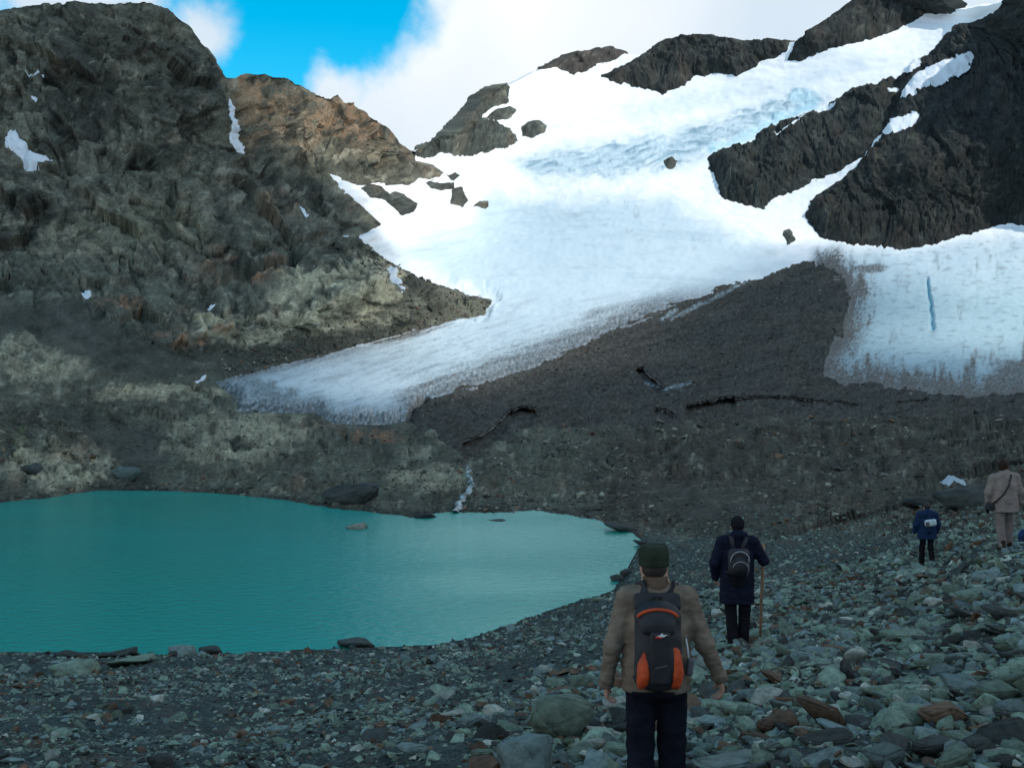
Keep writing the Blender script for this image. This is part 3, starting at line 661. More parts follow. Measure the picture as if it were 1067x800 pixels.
PALETTE = {'grey-green': (.142, .192, .150), 'blue-grey': (.122, .165, .158), 'rust-brown': (.105, .07, .048), 'pale grey': (.27, .29, .25), 'dark': (.046, .053, .05)}
PAL_P = {'grey-green': .42, 'blue-grey': .26, 'rust-brown': .06, 'pale grey': .06, 'dark': .14}
names = list(PALETTE); pp = np.array([PAL_P[n] for n in names])

# sampling of the slope: cells of the near ground
zone = (V32[:-1, :-1] > 530) & (sdL[:-1, :-1] < -1.2) & (sdL[1:, 1:] < -1.2) & (Dx[:-1, :-1] > 3.2) & (Dx[:-1, :-1] < 100) & (Ux[:-1, :-1] > -330) & (Ux[:-1, :-1] < 1400)
zone &= (V32[:-1, :-1] < 1100)
rr, cc = np.nonzero(zone)
e1 = BASE[rr, cc+1]-BASE[rr, cc]; e2 = BASE[rr+1, cc]-BASE[rr, cc]
area = np.linalg.norm(np.cross(e1, e2), axis=1)
cd = Dx[rr, cc]; cu = U32[rr, cc]; cv = V32[rr, cc]
# coarse blocks lie right of a line through the picture's lower middle; finer debris left of it
coarse = sst(-60, 90, ((cu-620)*.55+(cv-720)*.35)+26*fbm(cu/60, cv/30, 3., 3))*sst(545, 600, cv)
def sample(n, w):
    p = w/w.sum(); k = rng.choice(len(rr), n, p=p)
    a, b = rng.random(n), rng.random(n)
    P = BASE[rr[k], cc[k]]+e1[k]*a[:, None]+e2[k]*b[:, None]
    return P, k
SETS = []
def scatter(n, w, med_, sig, smax):
    P, k = sample(n, w)
    s = np.minimum(np.exp(rng.normal(math.log(med_), sig, n)), smax)
    SETS.append((P, s, k))
scatter(9000, area*coarse*(cd < 15), .038, .5, .13)
scatter(12000, area*(coarse+.02)*(cd < 42), .058, .5, .2)
scatter(12000, area*(1-coarse*.5)*(cd < 16), .021, .55, .08)
scatter(17000, area*(1-coarse*.6)*(cd < 40), .034, .55, .15)
scatter(18000, area*(cd >= 30), .055, .5, .34)
scatter(500, area*(cd < 40)*(cd > 9), .085, .4, .2)
SP = np.concatenate([s[0] for s in SETS]); SS = np.concatenate([s[1] for s in SETS]); SK = np.concatenate([s[2] for s in SETS])
nS = len(SP)
SPX = SP[:, 0]/SP[:, 1]*F+CX; SPY = CY-(SP[:, 2]-CAMZ)/SP[:, 1]*F; SCR = SS*2*F/SP[:, 1]
patch = fbm(SP[:, 0]/2.6, SP[:, 1]/2.6, 44., 3)
cid = rng.choice(5, nS, p=pp/pp.sum())
cid = np.where((patch > .34) & (rng.random(nS) < .35), 2, cid)
shp = rng.choice(3, nS, p=[.5, .35, .15])               # slab, block, worn
ASP = np.array([[1.25, .82, .34], [1.1, .8, .56], [1.0, .8, .62]])
asp = ASP[shp]*rng.uniform(.8, 1.2, (nS, 3))
def rots(n, tilt):
    yaw = rng.uniform(0, 2*math.pi, n); tx = rng.normal(0, tilt, n); ty = rng.normal(0, tilt, n)
    cy_, sy_ = np.cos(yaw), np.sin(yaw); Z = np.zeros((n, 3, 3))
    Z[:, 0, 0] = cy_; Z[:, 0, 1] = -sy_; Z[:, 1, 0] = sy_; Z[:, 1, 1] = cy_; Z[:, 2, 2] = 1
    X = np.zeros((n, 3, 3)); X[:, 0, 0] = 1; X[:, 1, 1] = np.cos(tx); X[:, 1, 2] = -np.sin(tx); X[:, 2, 1] = np.sin(tx); X[:, 2, 2] = np.cos(tx)
    Y = np.zeros((n, 3, 3)); Y[:, 1, 1] = 1; Y[:, 0, 0] = np.cos(ty); Y[:, 0, 2] = np.sin(ty); Y[:, 2, 0] = -np.sin(ty); Y[:, 2, 2] = np.cos(ty)
    return X@Y@Z
ROT = rots(nS, .32)
lift = SS*asp[:, 2]*rng.uniform(.1, .62, nS)
SC3 = asp*SS[:, None]

inframe = (SPX > 8) & (SPX < 1060) & (SPY > 560) & (SPY < 806)
# keep the biggest in view clear of the people's bodies
for x0, x1, y0, y1 in ((622,748,580,900),(742,800,560,692),(950,982,530,596),(1030,1075,500,575)):
    SCR[(SPX > x0) & (SPX < x1) & (SPY > y0) & (SPY < y1)] *= .2
BIG = []                                                  # landmark stones: px, py of the middle, width and height on the picture, colour, shape, label
LAND = [(586,742,64,52,'grey-green',1,'largest grey-green boulder left of the man with the orange-pocketed backpack'),
        (548,792,62,52,'blue-grey',1,'big angular blue-grey boulder at the bottom edge, left of the nearest hiker'),
        (590,748,36,22,'pale grey',2,'pale tan rounded stone leaning on the largest boulder left of the nearest hiker'),
        (470,742,26,8,'pale grey',0,'thin pale flat stone lying on dark gravel left of the boulders'),
        (492,754,28,14,'blue-grey',2,'rounded blue-grey stone left of the two big boulders'),
        (432,790,30,18,'blue-grey',1,'blocky blue-grey stone by the bottom edge in the gravel below the lake'),
        (864,740,54,34,'rust-brown',1,'big rust-brown slab pointing up right of the nearest hiker'),
        (808,746,46,22,'rust-brown',1,'low brown boulder just right of the nearest hiker hand'),
        (770,798,84,22,'blue-grey',0,'broad grey slab at the bottom edge right of the nearest hiker legs'),
        (1022,776,40,24,'dark',1,'dark wet-looking angular block near the lower right corner'),
        (980,782,46,22,'dark',0,'long dark slab tilted beside the dark block near the lower right corner'),
        (950,666,48,18,'grey-green',0,'long grey-green slab in the middle of the scree below the farthest hiker'),
        (1022,622,44,12,'grey-green',0,'long flat grey-green slab below the woman in the beige coat'),
        (985,735,46,26,'rust-brown',0,'rust-brown slab in the right part of the scree, above the dark slabs'),
        (1046,648,34,22,'dark',0,'dark slab near the right edge below the woman in the beige coat'),
        (890,682,30,20,'pale grey',1,'pale split stone in the middle of the scree with a white face'),
        (838,716,34,18,'grey-green',2,'rounded grey-green stone just above the big rust-brown slab'),
        (925,790,50,26,'blue-grey',0,'flat blue-grey slab at the bottom edge left of the dark slabs'),
        (940,726,16,22,'pale grey',1,'narrow pale stone standing on end among green-grey stones'),
        (1045,715,44,26,'grey-green',1,'blocky grey-green stone at the right edge of the lower scree')]
for px, py, w_, h_, c_, s_, lab in LAND: BIG.append((px, py, w_, h_, c_, s_, lab))
mats_c = {}
def stone_mat(n):
    m, nt, b = new_mat('stone_'+n.replace(' ', '_').replace('-', '_')); L = nt.links.new
    tc = N(nt, 'ShaderNodeTexCoord'); oi = N(nt, 'ShaderNodeObjectInfo')
    ad = N(nt, 'ShaderNodeVectorMath', operation='ADD'); L(tc.outputs['Object'], ad.inputs[0])
    sc_ = N(nt, 'ShaderNodeVectorMath', operation='SCALE'); sc_.inputs[0].default_value = (31, 17, 47); L(oi.outputs['Random'], sc_.inputs['Scale']); L(sc_.outputs[0], ad.inputs[1])
    n1 = N(nt, 'ShaderNodeTexNoise'); n1.inputs['Scale'].default_value = 2.2; n1.inputs['Detail'].default_value = 9; n1.inputs['Roughness'].default_value = .7; L(ad.outputs[0], n1.inputs['Vector'])
    cr = N(nt, 'ShaderNodeValToRGB'); c = PALETTE[n]
    e = cr.color_ramp.elements; e[0].position = .32; e[0].color = tuple(v*.45 for v in c)+(1,); e[1].position = .72; e[1].color = tuple(min(v*1.45, .8) for v in c)+(1,)
    k = cr.color_ramp.elements.new(.5); k.color = tuple(c)+(1,)
    L(n1.outputs['Fac'], cr.inputs['Fac'])
    mr = N(nt, 'ShaderNodeMapRange'); mr.inputs['To Min'].default_value = .65; mr.inputs['To Max'].default_value = 1.4; L(oi.outputs['Random'], mr.inputs['Value'])
    mx = N(nt, 'ShaderNodeVectorMath', operation='SCALE'); L(cr.outputs['Color'], mx.inputs[0]); L(mr.outputs[0], mx.inputs['Scale']); L(mx.outputs[0], b.inputs['Base Color'])
    b.inputs['Roughness'].default_value = .78; b.inputs['Specular IOR Level'].default_value = .12
    n2 = N(nt, 'ShaderNodeTexNoise'); n2.inputs['Scale'].default_value = 5; n2.inputs['Detail'].default_value = 8; n2.inputs['Roughness'].default_value = .7; L(ad.outputs[0], n2.inputs['Vector'])
    bp = N(nt, 'ShaderNodeBump'); bp.inputs['Strength'].default_value = .6; bp.inputs['Distance'].default_value = .03; L(n2.outputs['Fac'], bp.inputs['Height']); L(bp.outputs[0], b.inputs['Normal'])
    return m
for n in names: mats_c[n] = stone_mat(n)
protos = {}
def stone_obj(shape_i, cname, loc, scale, rot):
    k = (shape_i, cname)
    if k not in protos:
        V, Fc = rock_shape(100+shape_i*7, .10)
        protos[k] = mesh_obj('stone', V, Fc, mats_c[cname], smooth=True); o = protos[k]
    else:
        o = protos[k].copy(); COL.objects.link(o)
    o.location = loc; o.scale = scale; o.rotation_euler = rot
    return o
rs = random.Random(5)
for px, py, w_, h_, c_, s_, lab in BIG:
    g = land(px, py+h_*.42); mpp = g.y/F
    sx = w_*mpp/2; sz = h_*mpp/2*(1.0 if s_ else .95)
    o = stone_obj(rs.randrange(9), c_, (g.x, g.y+sx*.3, g.z+sz*.62), (sx*1.08, sx*rs.uniform(.7, .95), sz*1.08), (rs.uniform(-.15, .15), rs.uniform(-.18, .18), rs.uniform(-.4, .4)))
    tag(o, lab, 'stone', 'stones of the scree slope')
cand = np.where(inframe)[0]; cand = cand[np.argsort(-SCR[cand])][:300-len(BIG)]
ZN = [('on the gravel left of the nearest hiker', lambda x, y: x < 640), ('on the scree around the man with the wooden staff', lambda x, y: x < 860 and y < 700),
      ('right beside the nearest hiker', lambda x, y: x < 850), ('below the woman in the beige coat', lambda x, y: x > 940 and y < 690), ('in the lower right corner of the scree', lambda x, y: x > 950), ('in the middle of the scree', lambda x, y: True)]
SHN = ['flat {} slab', 'blocky {} stone', 'worn {} stone']
cls = {}
for i in cand:
    z = next(t for t, f_ in ZN if f_(SPX[i], SPY[i]))
    cls.setdefault((SHN[shp[i]].format(names[cid[i]]), z), []).append(i)
labels = {}
for (a, z), L_ in cls.items():
    L_ = list(L_)
    if len(L_) == 1: labels[L_[0]] = f'{a} {z}'; continue
    b_ = max(L_, key=lambda i: SCR[i]); labels[b_] = f'largest {a} {z}'; L_.remove(b_)
    if len(L_) == 1: labels[L_[0]] = f'second largest {a} {z}'; continue
    b_ = min(L_, key=lambda i: SPX[i]); labels[b_] = f'leftmost {a} {z}'; L_.remove(b_)
    b_ = max(L_, key=lambda i: SPX[i]); labels[b_] = f'rightmost {a} {z}'; L_.remove(b_)
    if L_: b_ = max(L_, key=lambda i: SPY[i]); labels[b_] = f'nearest {a} {z}'; L_.remove(b_)
    if L_: b_ = min(L_, key=lambda i: SPY[i]); labels[b_] = f'farthest {a} {z}'; L_.remove(b_)
    for i in L_: labels[i] = f'mid-sized {a} {z}'
for i in cand:
    R = Matrix(ROT[i].tolist())
    o = stone_obj(int(rng.integers(0, 9)), names[cid[i]], SP[i]+np.array([0, 0, lift[i]]), SC3[i]*.95, R.to_euler())
    tag(o, labels[i], 'stone', 'stones of the scree slope')
# all the rest: one mass of loose stones
rest = np.ones(nS, bool); rest[cand] = False
Vs, Fs, Cs = [], [], []; base = 0
pal = np.array([PALETTE[n] for n in names], np.float32)
scr2 = SS*2*F/SP[:, 1]
for big_, (lo, hi) in {0: (0, 12.), 1: (12., 1e9)}.items():
    for v in range(16):
        V, Fc = rock_shape(300+v*11, .06*big_)
        ids = np.where(rest & (scr2 >= lo) & (scr2 < hi) & (np.arange(nS) % 16 == v))[0]
        if not len(ids): continue
        W = np.einsum('nij,nvj->nvi', ROT[ids], V[None]*SC3[ids][:, None, :])+(SP[ids]+np.stack([0*lift[ids], 0*lift[ids], lift[ids]], 1))[:, None]
        c = pal[cid[ids]]*rng.uniform(.55, 1.45, (len(ids), 1))
        Vs.append(W.reshape(-1, 3)); Cs.append(np.repeat(c, len(V), 0))
        Fs.append((Fc[None]+(np.arange(len(ids))*len(V))[:, None, None]).reshape(-1, 3)+base); base += len(ids)*len(V)
m_stones = attr_mat('loose_stones', noise=(14, .5, 1.5), bump=(30, .6, .012), rough=.8)
tag(mesh_obj('stones', np.concatenate(Vs), np.concatenate(Fs), m_stones, col=np.concatenate(Cs), smooth=False), 'loose grey-green stones and gravel covering the whole slope', 'stones', kind='stuff')

# rubble of the valley floor beyond the lake
zv = (V32[:-1, :-1] > 425) & (V32[:-1, :-1] < 560) & (sdL[:-1, :-1] < -.2) & (sdG[:-1, :-1] < 0) & (Ux[:-1, :-1] > -80) & (Ux[:-1, :-1] < 1150)
rr, cc = np.nonzero(zv); e1 = BASE[rr, cc+1]-BASE[rr, cc]; e2 = BASE[rr+1, cc]-BASE[rr, cc]
cu = U32[rr, cc]; cv = V32[rr, cc]
wv = sst(.0, .5, .35+fbm(cu/40, cv/16, 12., 3))*(.35+sst(380, 560, cu))*(1-.5*gravel[rr, cc])
wv = wv+1.6*sst(-9, -1, sdL[rr, cc])
def debris(P, s, cols, probs, seed):
    n_ = len(P); Rv = rots(n_, .35); av = ASP[rng.choice(3, n_, p=[.5, .35, .15])]; Vs, Fs, Cs = [], [], []; base = 0
    cidx = rng.choice(len(cols), n_, p=probs)
    for v in range(8):
        V, Fc = rock_shape(seed+v*13); ids = np.arange(v, n_, 8)
        W = np.einsum('nij,nvj->nvi', Rv[ids], V[None]*(av[ids]*s[ids][:, None])[:, None, :])+(P[ids]+np.stack([0*s[ids], 0*s[ids], s[ids]*.1], 1))[:, None]
        c = np.array(cols)[cidx[ids]]*rng.uniform(.6, 1.4, (len(ids), 1))
        Vs.append(W.reshape(-1, 3)); Cs.append(np.repeat(c, len(V), 0)); Fs.append((Fc[None]+(np.arange(len(ids))*len(V))[:, None, None]).reshape(-1, 3)+base); base += len(ids)*len(V)
    return np.concatenate(Vs), np.concatenate(Fs), np.concatenate(Cs)
P, k = sample(9000, wv)
s = np.exp(rng.normal(math.log(1.1), .55, len(P)))*P[:, 1]/F; s = np.minimum(s, 6.*P[:, 1]/F)
RUBC = [(.095,.1,.085),(.065,.068,.06),(.14,.09,.06),(.23,.225,.18)]
A1 = debris(P, s, RUBC, [.45,.31,.12,.12], 500)
# blocks at the glacier's left margin
zz_ = (V32[:-1, :-1] > 255) & (V32[:-1, :-1] < 400) & (sdG[:-1, :-1] < -1) & (sdG[:-1, :-1] > -34) & (Ux[:-1, :-1] > 230) & (Ux[:-1, :-1] < 540)
rr, cc = np.nonzero(zz_); e1 = BASE[rr, cc+1]-BASE[rr, cc]; e2 = BASE[rr+1, cc]-BASE[rr, cc]
P, k = sample(1500, sst(-34, -2, sdG[rr, cc])+.2)
s = np.minimum(np.exp(rng.normal(math.log(1.0), .5, len(P))), 4.)*P[:, 1]/F
A2 = debris(P, s, RUBC, [.4,.4,.1,.1], 700)
m_rub = attr_mat('rubble', noise=(2.5, .55, 1.5), bump=(5, .6, .08), rough=.85)
tag(mesh_obj('rubble', np.concatenate([A1[0], A2[0]]), np.concatenate([A1[1], A2[1]+len(A1[0])]), m_rub, col=np.concatenate([A1[2], A2[2]]), smooth=False), 'scattered rubble on the ledges beyond the lake', 'rubble', kind='stuff')

rr, cc = np.nonzero((sdm[:-1, :-1] > -3) & (Ux[:-1, :-1] < 1120) & (V32[:-1, :-1] > 262) & ~back[:-1, :-1])
e1 = MP[rr, cc+1]-MP[rr, cc]; e2 = MP[rr+1, cc]-MP[rr, cc]
def sample_m(n, w):
    k = rng.choice(len(rr), n, p=w/w.sum()); a, b = rng.random(n), rng.random(n)
    return MP[rr[k], cc[k]]+e1[k]*a[:, None]+e2[k]*b[:, None]
P = sample_m(7000, sst(.0, .5, .3+fbm(U32[rr, cc]/30, V32[rr, cc]/14, 3., 3))*(.5+sst(330, 430, V32[rr, cc])))
s = np.minimum(np.exp(rng.normal(math.log(.62), .5, len(P))), 2.6)*P[:, 1]/F
A3 = debris(P, s, [(.07,.067,.06),(.10,.09,.078),(.05,.05,.047),(.17,.165,.14)], [.4,.3,.2,.1], 900)
tag(mesh_obj('debris', A3[0], A3[1], m_rub, col=A3[2], smooth=False), 'loose blocks strewn over the dark moraine on the ice', 'debris', kind='stuff')

# single boulders round the lake
BOUL = [(366,516,58,24,'dark',1,'big dark boulder on the far shore of the lake'), (371,549,22,6,'pale grey',0,'pale flat rock awash in the lake near the far shore'),
        (518,540,26,6,'dark',0,'flat dark rock at the far shore beside the stream mouth'), (643,602,14,8,'dark',1,'larger of two dark rocks at the right end of the lake'),
        (653,598,12,10,'dark',2,'rounder of two dark rocks at the right end of the lake'), (650,551,40,7,'dark',0,'long flat rock awash at the right end of the lake'),
        (442,537,22,6,'dark',0,'low dark rock where the far shore bulges into the lake'), (668,566,14,6,'dark',1,'small dark rock at the corner of the lake near the nearest hiker cap'),
        (72,698,50,16,'grey-green',0,'pale greenish slab on the near shore at the far left'), (133,691,46,9,'grey-green',0,'flat pale slab on the near shore, right of the greenish slab'),
        (72,682,30,8,'dark',1,'dark rock behind the pale greenish slab on the near shore'), (120,682,34,8,'dark',0,'low dark rock behind the flat pale slab on the near shore'),
        (186,682,30,13,'blue-grey',2,'rounded blue-grey rock on the near shore with a pale top'), (218,679,24,9,'dark',1,'dark rock right of the rounded blue-grey one on the near shore'),
        (370,672,36,9,'dark',0,'low dark rock at the water edge in the middle of the near shore'), (130,492,28,16,'blue-grey',1,'blue-grey boulder above the far shore at the left'),
        (30,493,26,12,'dark',1,'dark boulder above the far shore near the left edge'), (1012,523,60,22,'dark',0,'wide dark rock ledge behind the farthest hiker and the woman'),
        (962,525,34,12,'dark',1,'dark rock block left of the wide ledge behind the farthest hiker'), (450,452,12,11,'pale grey',1,'small whitish block standing below the glacier tongue')]
for px, py, w_, h_, c_, s_, lab in BOUL:
    g = land(px, py+h_*.4) if not (350 < px < 400 and 540 < py) and not (600 < px < 675 and 540 < py < 610) else Vector(((px-CX)/F*lk(py+h_*.4), lk(py+h_*.4), 0))
    mpp = g.y/F; sx = w_*mpp/2; sz = h_*mpp/2
    o = stone_obj(rs.randrange(9), c_, (g.x, g.y+sx*.4, g.z+sz*.55), (sx*1.08, sx*.8, sz*1.2), (rs.uniform(-.1, .1), rs.uniform(-.12, .12), rs.uniform(-.4, .4)))
    o.name = 'boulder'; tag(o, lab, 'boulder', 'boulders around the lake')
# little stream falling into the lake
sx_, sy_ = [486,489,488,492,490,484,479,475], [487,493,499,505,511,518,525,534]
m, nt, b = new_mat('white_water'); b.inputs['Roughness'].default_value = .35
tc = N(nt, 'ShaderNodeTexCoord'); n1 = N(nt, 'ShaderNodeTexNoise'); n1.inputs['Scale'].default_value = 1.6; n1.inputs['Detail'].default_value = 6; nt.links.new(tc.outputs['Object'], n1.inputs['Vector'])
cr = N(nt, 'ShaderNodeValToRGB'); cr.color_ramp.elements[0].position = .46; cr.color_ramp.elements[0].color = (.08, .11, .11, 1); cr.color_ramp.elements[1].position = .6; cr.color_ramp.elements[1].color = (.38, .44, .46, 1)
nt.links.new(n1.outputs['Fac'], cr.inputs['Fac']); nt.links.new(cr.outputs['Color'], b.inputs['Base Color'])
Vw, Fw = [], []
nseg = 60; zz = 1e9
for i in range(nseg+1):
    t = i/nseg*(len(sx_)-1); q_ = np.interp(t, range(len(sx_)), sx_)+1.5*math.sin(i*.7), np.interp(t, range(len(sx_)), sy_)
    p = land(*q_); zz = min(zz, p.z+.12); wd = (.14+.28*i/nseg)*(1+.35*math.sin(i*1.9))
    for j in range(5):
        q = (j-2)/2
        Vw.append((p.x+q*wd, p.y-.35, zz+.3*(1-q*q)+.05*math.sin(i*2.1+j*2)))
    if i:
        for j in range(4): a_ = (i-1)*5+j; Fw.append((a_, a_+1, a_+6, a_+5))
tag(mesh_obj('stream', np.array(Vw), np.array(Fw), m), 'small white meltwater stream tumbling over rocks into the lake', 'stream', kind='structure')

# ------------------------------------------------------------------ people: solids blended from tapered limbs, then skinned
class Field:
    def __init__(s, lo, hi, h):
        s.lo = np.array(lo, float); s.h = h
        n = np.ceil((np.array(hi)-s.lo)/h).astype(int)+1
        s.n = n; s.F = np.full(n, .25, np.float32)
        s.ax = [(s.lo[i]+np.arange(n[i])*h).astype(np.float32) for i in range(3)]
    def win(s, lo, hi):
        a = np.clip(np.floor((np.array(lo)-s.lo)/s.h).astype(int), 0, s.n-1); b = np.clip(np.ceil((np.array(hi)-s.lo)/s.h).astype(int)+1, 1, s.n)
        sl = tuple(slice(a[i], max(b[i], a[i]+1)) for i in range(3))
        X, Y, Z = np.meshgrid(*[s.ax[i][sl[i]] for i in range(3)], indexing='ij')
        return sl, X, Y, Z
    def add(s, sl, d, k):
        f = s.F[sl]
        if k > 0:
            hh = np.maximum(k-np.abs(f-d), 0)/k
            s.F[sl] = np.minimum(f, d)-hh*hh*k*.25
        else: s.F[sl] = np.minimum(f, d)
    def cone(s, a, b, ra, rb, k=.03, sq=(1, 1)):
        """limb from a to b; sq flattens it front to back"""
        a = np.array(a, float); b = np.array(b, float); R = max(ra, rb)+k+.05
        sl, X, Y, Z = s.win(np.minimum(a, b)-R, np.maximum(a, b)+R)
        e = b-a; L2 = e@e+1e-12
        t = np.clip(((X-a[0])*e[0]+(Y-a[1])*e[1]+(Z-a[2])*e[2])/L2, 0, 1)
        dx_ = (X-a[0]-t*e[0])/sq[0]; dy_ = (Y-a[1]-t*e[1])/sq[1]; dz_ = Z-a[2]-t*e[2]
        s.add(sl, np.sqrt(dx_**2+dy_**2+dz_**2)-(ra+(rb-ra)*t), k)
    def ell(s, c, r, k=.03, yaw=0, roll=0, cut=False):
        c = np.array(c, float); r = np.array(r, float); R = r.max()+k+.05
        sl, X, Y, Z = s.win(c-R, c+R); x = X-c[0]; y = Y-c[1]; z = Z-c[2]
        if yaw: x, y = x*math.cos(yaw)+y*math.sin(yaw), -x*math.sin(yaw)+y*math.cos(yaw)
        if roll: x, z = x*math.cos(roll)+z*math.sin(roll), -x*math.sin(roll)+z*math.cos(roll)
        q = np.sqrt((x/r[0])**2+(y/r[1])**2+(z/r[2])**2); d = (q-1)*r.min()
        if cut: s.F[sl] = np.maximum(s.F[sl], -d)
        else: s.add(sl, d, k)
    def box(s, c, r, rd=.02, k=.02, roll=0, pitch=0):
        c = np.array(c, float); r = np.array(r, float); R = np.linalg.norm(r)+k+.05
        sl, X, Y, Z = s.win(c-R, c+R); x = X-c[0]; y = Y-c[1]; z = Z-c[2]
        if roll: x, z = x*math.cos(roll)+z*math.sin(roll), -x*math.sin(roll)+z*math.cos(roll)
        if pitch: y, z = y*math.cos(pitch)+z*math.sin(pitch), -y*math.sin(pitch)+z*math.cos(pitch)
        qx, qy, qz = np.abs(x)-r[0]+rd, np.abs(y)-r[1]+rd, np.abs(z)-r[2]+rd
        s.add(sl, np.sqrt(np.maximum(qx, 0)**2+np.maximum(qy, 0)**2+np.maximum(qz, 0)**2)+np.minimum(np.maximum(qx, np.maximum(qy, qz)), 0)-rd, k)
    def below(s, z):                                        # keep only what lies above z
        s.F[:, :, s.ax[2] < z] = np.maximum(s.F[:, :, s.ax[2] < z], (z-s.ax[2][s.ax[2] < z])[None, None])
    def above(s, z):
        s.F[:, :, s.ax[2] > z] = np.maximum(s.F[:, :, s.ax[2] > z], (s.ax[2][s.ax[2] > z]-z)[None, None])
    def wrinkle(s, amp, sc, seed):
        X, Y, Z = np.meshgrid(*s.ax, indexing='ij'); near = np.abs(s.F) < .05
        x, y, z = X[near], Y[near], Z[near]
        s.F[near] += amp*(.8*fbm(x*sc[0]+seed, y*sc[1], z*sc[2], 3, .55)+.6*(ridged(x*sc[0]*.6+z*2+seed, y*sc[1]*.6, z*sc[2]*.8, 2)-.6))
    def mesh(s, name, mat, parent, off=(0, 0, 0)):
        S = s.F < 0
        cnt = sum(S[a:s.n[0]-1+a, b:s.n[1]-1+b, c:s.n[2]-1+c].astype(np.int8) for a in (0, 1) for b in (0, 1) for c in (0, 1))
        act = (cnt > 0) & (cnt < 8); idx = np.full(act.shape, -1, np.int32); idx[act] = np.arange(act.sum())
        I = np.argwhere(act); acc = np.zeros(I.shape); num = np.zeros(len(I))
        cs = [(a, b, c) for a in (0, 1) for b in (0, 1) for c in (0, 1)]
        for i_, p in enumerate(cs):
            for q in cs[i_+1:]:
                if sum(abs(p[j]-q[j]) for j in range(3)) != 1: continue
                fa = s.F[I[:, 0]+p[0], I[:, 1]+p[1], I[:, 2]+p[2]]; fb = s.F[I[:, 0]+q[0], I[:, 1]+q[1], I[:, 2]+q[2]]
                x = (fa < 0) != (fb < 0); t = np.where(x, fa/(fa-fb+1e-12), 0)
                acc += np.where(x[:, None], np.array(p)+(np.array(q)-np.array(p))*t[:, None], 0); num += x
        V = (I+acc/np.maximum(num, 1)[:, None])*s.h+s.lo
        Q = []
        for ax in range(3):
            o1, o2 = [(1, 2), (2, 0), (0, 1)][ax]
            sl0 = [slice(1, -1)]*3; sl1 = [slice(1, -1)]*3; sl1[ax] = slice(2, None)
            A = S[tuple(sl0)]; Bq = S[tuple(sl1)]
            ch = np.argwhere(A != Bq)+1
            if not len(ch): continue
            ch = ch[(ch < np.array(act.shape)).all(1)]
            def cell(d1, d2):
                c = ch.copy(); c[:, o1] -= d1; c[:, o2] -= d2
                return idx[c[:, 0], c[:, 1], c[:, 2]]
            q = np.stack([cell(1, 1), cell(0, 1), cell(0, 0), cell(1, 0)], 1)
            fl = ~S[ch[:, 0], ch[:, 1], ch[:, 2]]
            q[fl] = q[fl][:, ::-1]
            Q.append(q[(q >= 0).all(1)])
        return mesh_obj(name, V-np.array(off), np.concatenate(Q), mat, parent)

def hand(fd, wrist, dirn, palmn, thumb, curl=.5, s=1.0):
    """palm, four bent fingers of unequal length and a thumb; dirn along the hand, palmn out of the palm, thumb towards the thumb side"""
    w_ = Vector(wrist); d = Vector(dirn).normalized(); t = Vector(thumb); t = (t-d*t.dot(d)).normalized(); n = Vector(palmn); n = (n-d*n.dot(d)-t*n.dot(t)).normalized()
    for q in (-.026, -.009, .009, .026):
        fd.cone(w_+t*q*.6*s, w_+d*.085*s+t*q*s, .014*s, .0135*s, .014)
    for q, ln in ((.030, .070), (.010, .080), (-.010, .074), (-.029, .058)):
        p = w_+d*.09*s+t*q*s; a = .25
        for f_ in (.46, .31, .23):
            a += curl*.75; e = p+(d*math.cos(a)+n*math.sin(a))*ln*f_*s
            fd.cone(p, e, .0095*s, .0085*s, .004); p = e
    p = w_+d*.025*s+t*.028*s
    for f_, a in ((.040, .75), (.032, .45), (.026, .25)):
        e = p+(d*math.cos(a)+t*math.sin(a)+n*.35).normalized()*f_*s
        fd.cone(p, e, .0125*s, .010*s, .006); p = e

def head(fd, c, yaw=0, s=1.0):
    x, y, z = c; cy_, sy_ = math.cos(yaw), math.sin(yaw)
    R = lambda a, b_, c_: (x+(a*cy_-b_*sy_)*s, y+(a*sy_+b_*cy_)*s, z+c_*s)
    fd.ell(R(0, -.008, .02), (.076*s, .096*s, .105*s), .02, yaw); fd.ell(R(0, .028, -.055), (.058*s, .062*s, .068*s), .03, yaw)
    fd.cone(R(0, .09, .005), R(0, .108, -.03), .010*s, .015*s, .012)              # nose
    fd.ell(R(0, .088, -.062), (.026*s, .012*s, .008*s), .008, yaw)                # lips
    fd.ell(R(0, .074, -.1), (.026*s, .022*s, .02*s), .02, yaw)                    # chin
    for q in (-1, 1):
        fd.ell(R(q*.032, .088, .018), (.014*s, .01*s, .009*s), .006, yaw)         # eyes
        fd.ell(R(q*.079, -.004, -.01), (.012*s, .024*s, .033*s), .008, yaw)       # ears
        fd.cone(R(q*.015, .094, .038), R(q*.05, .082, .036), .008*s, .007*s, .01) # brow

SKIN = cloth_mat('skin', (.34, .2, .14), .6, 80, .15, .2, .35)
HAIR = cloth_mat('hair', (.018, .013, .01), .6, 140, .6, .3, .4)
def clothm(n, c, **k): return cloth_mat(n, c, **k)

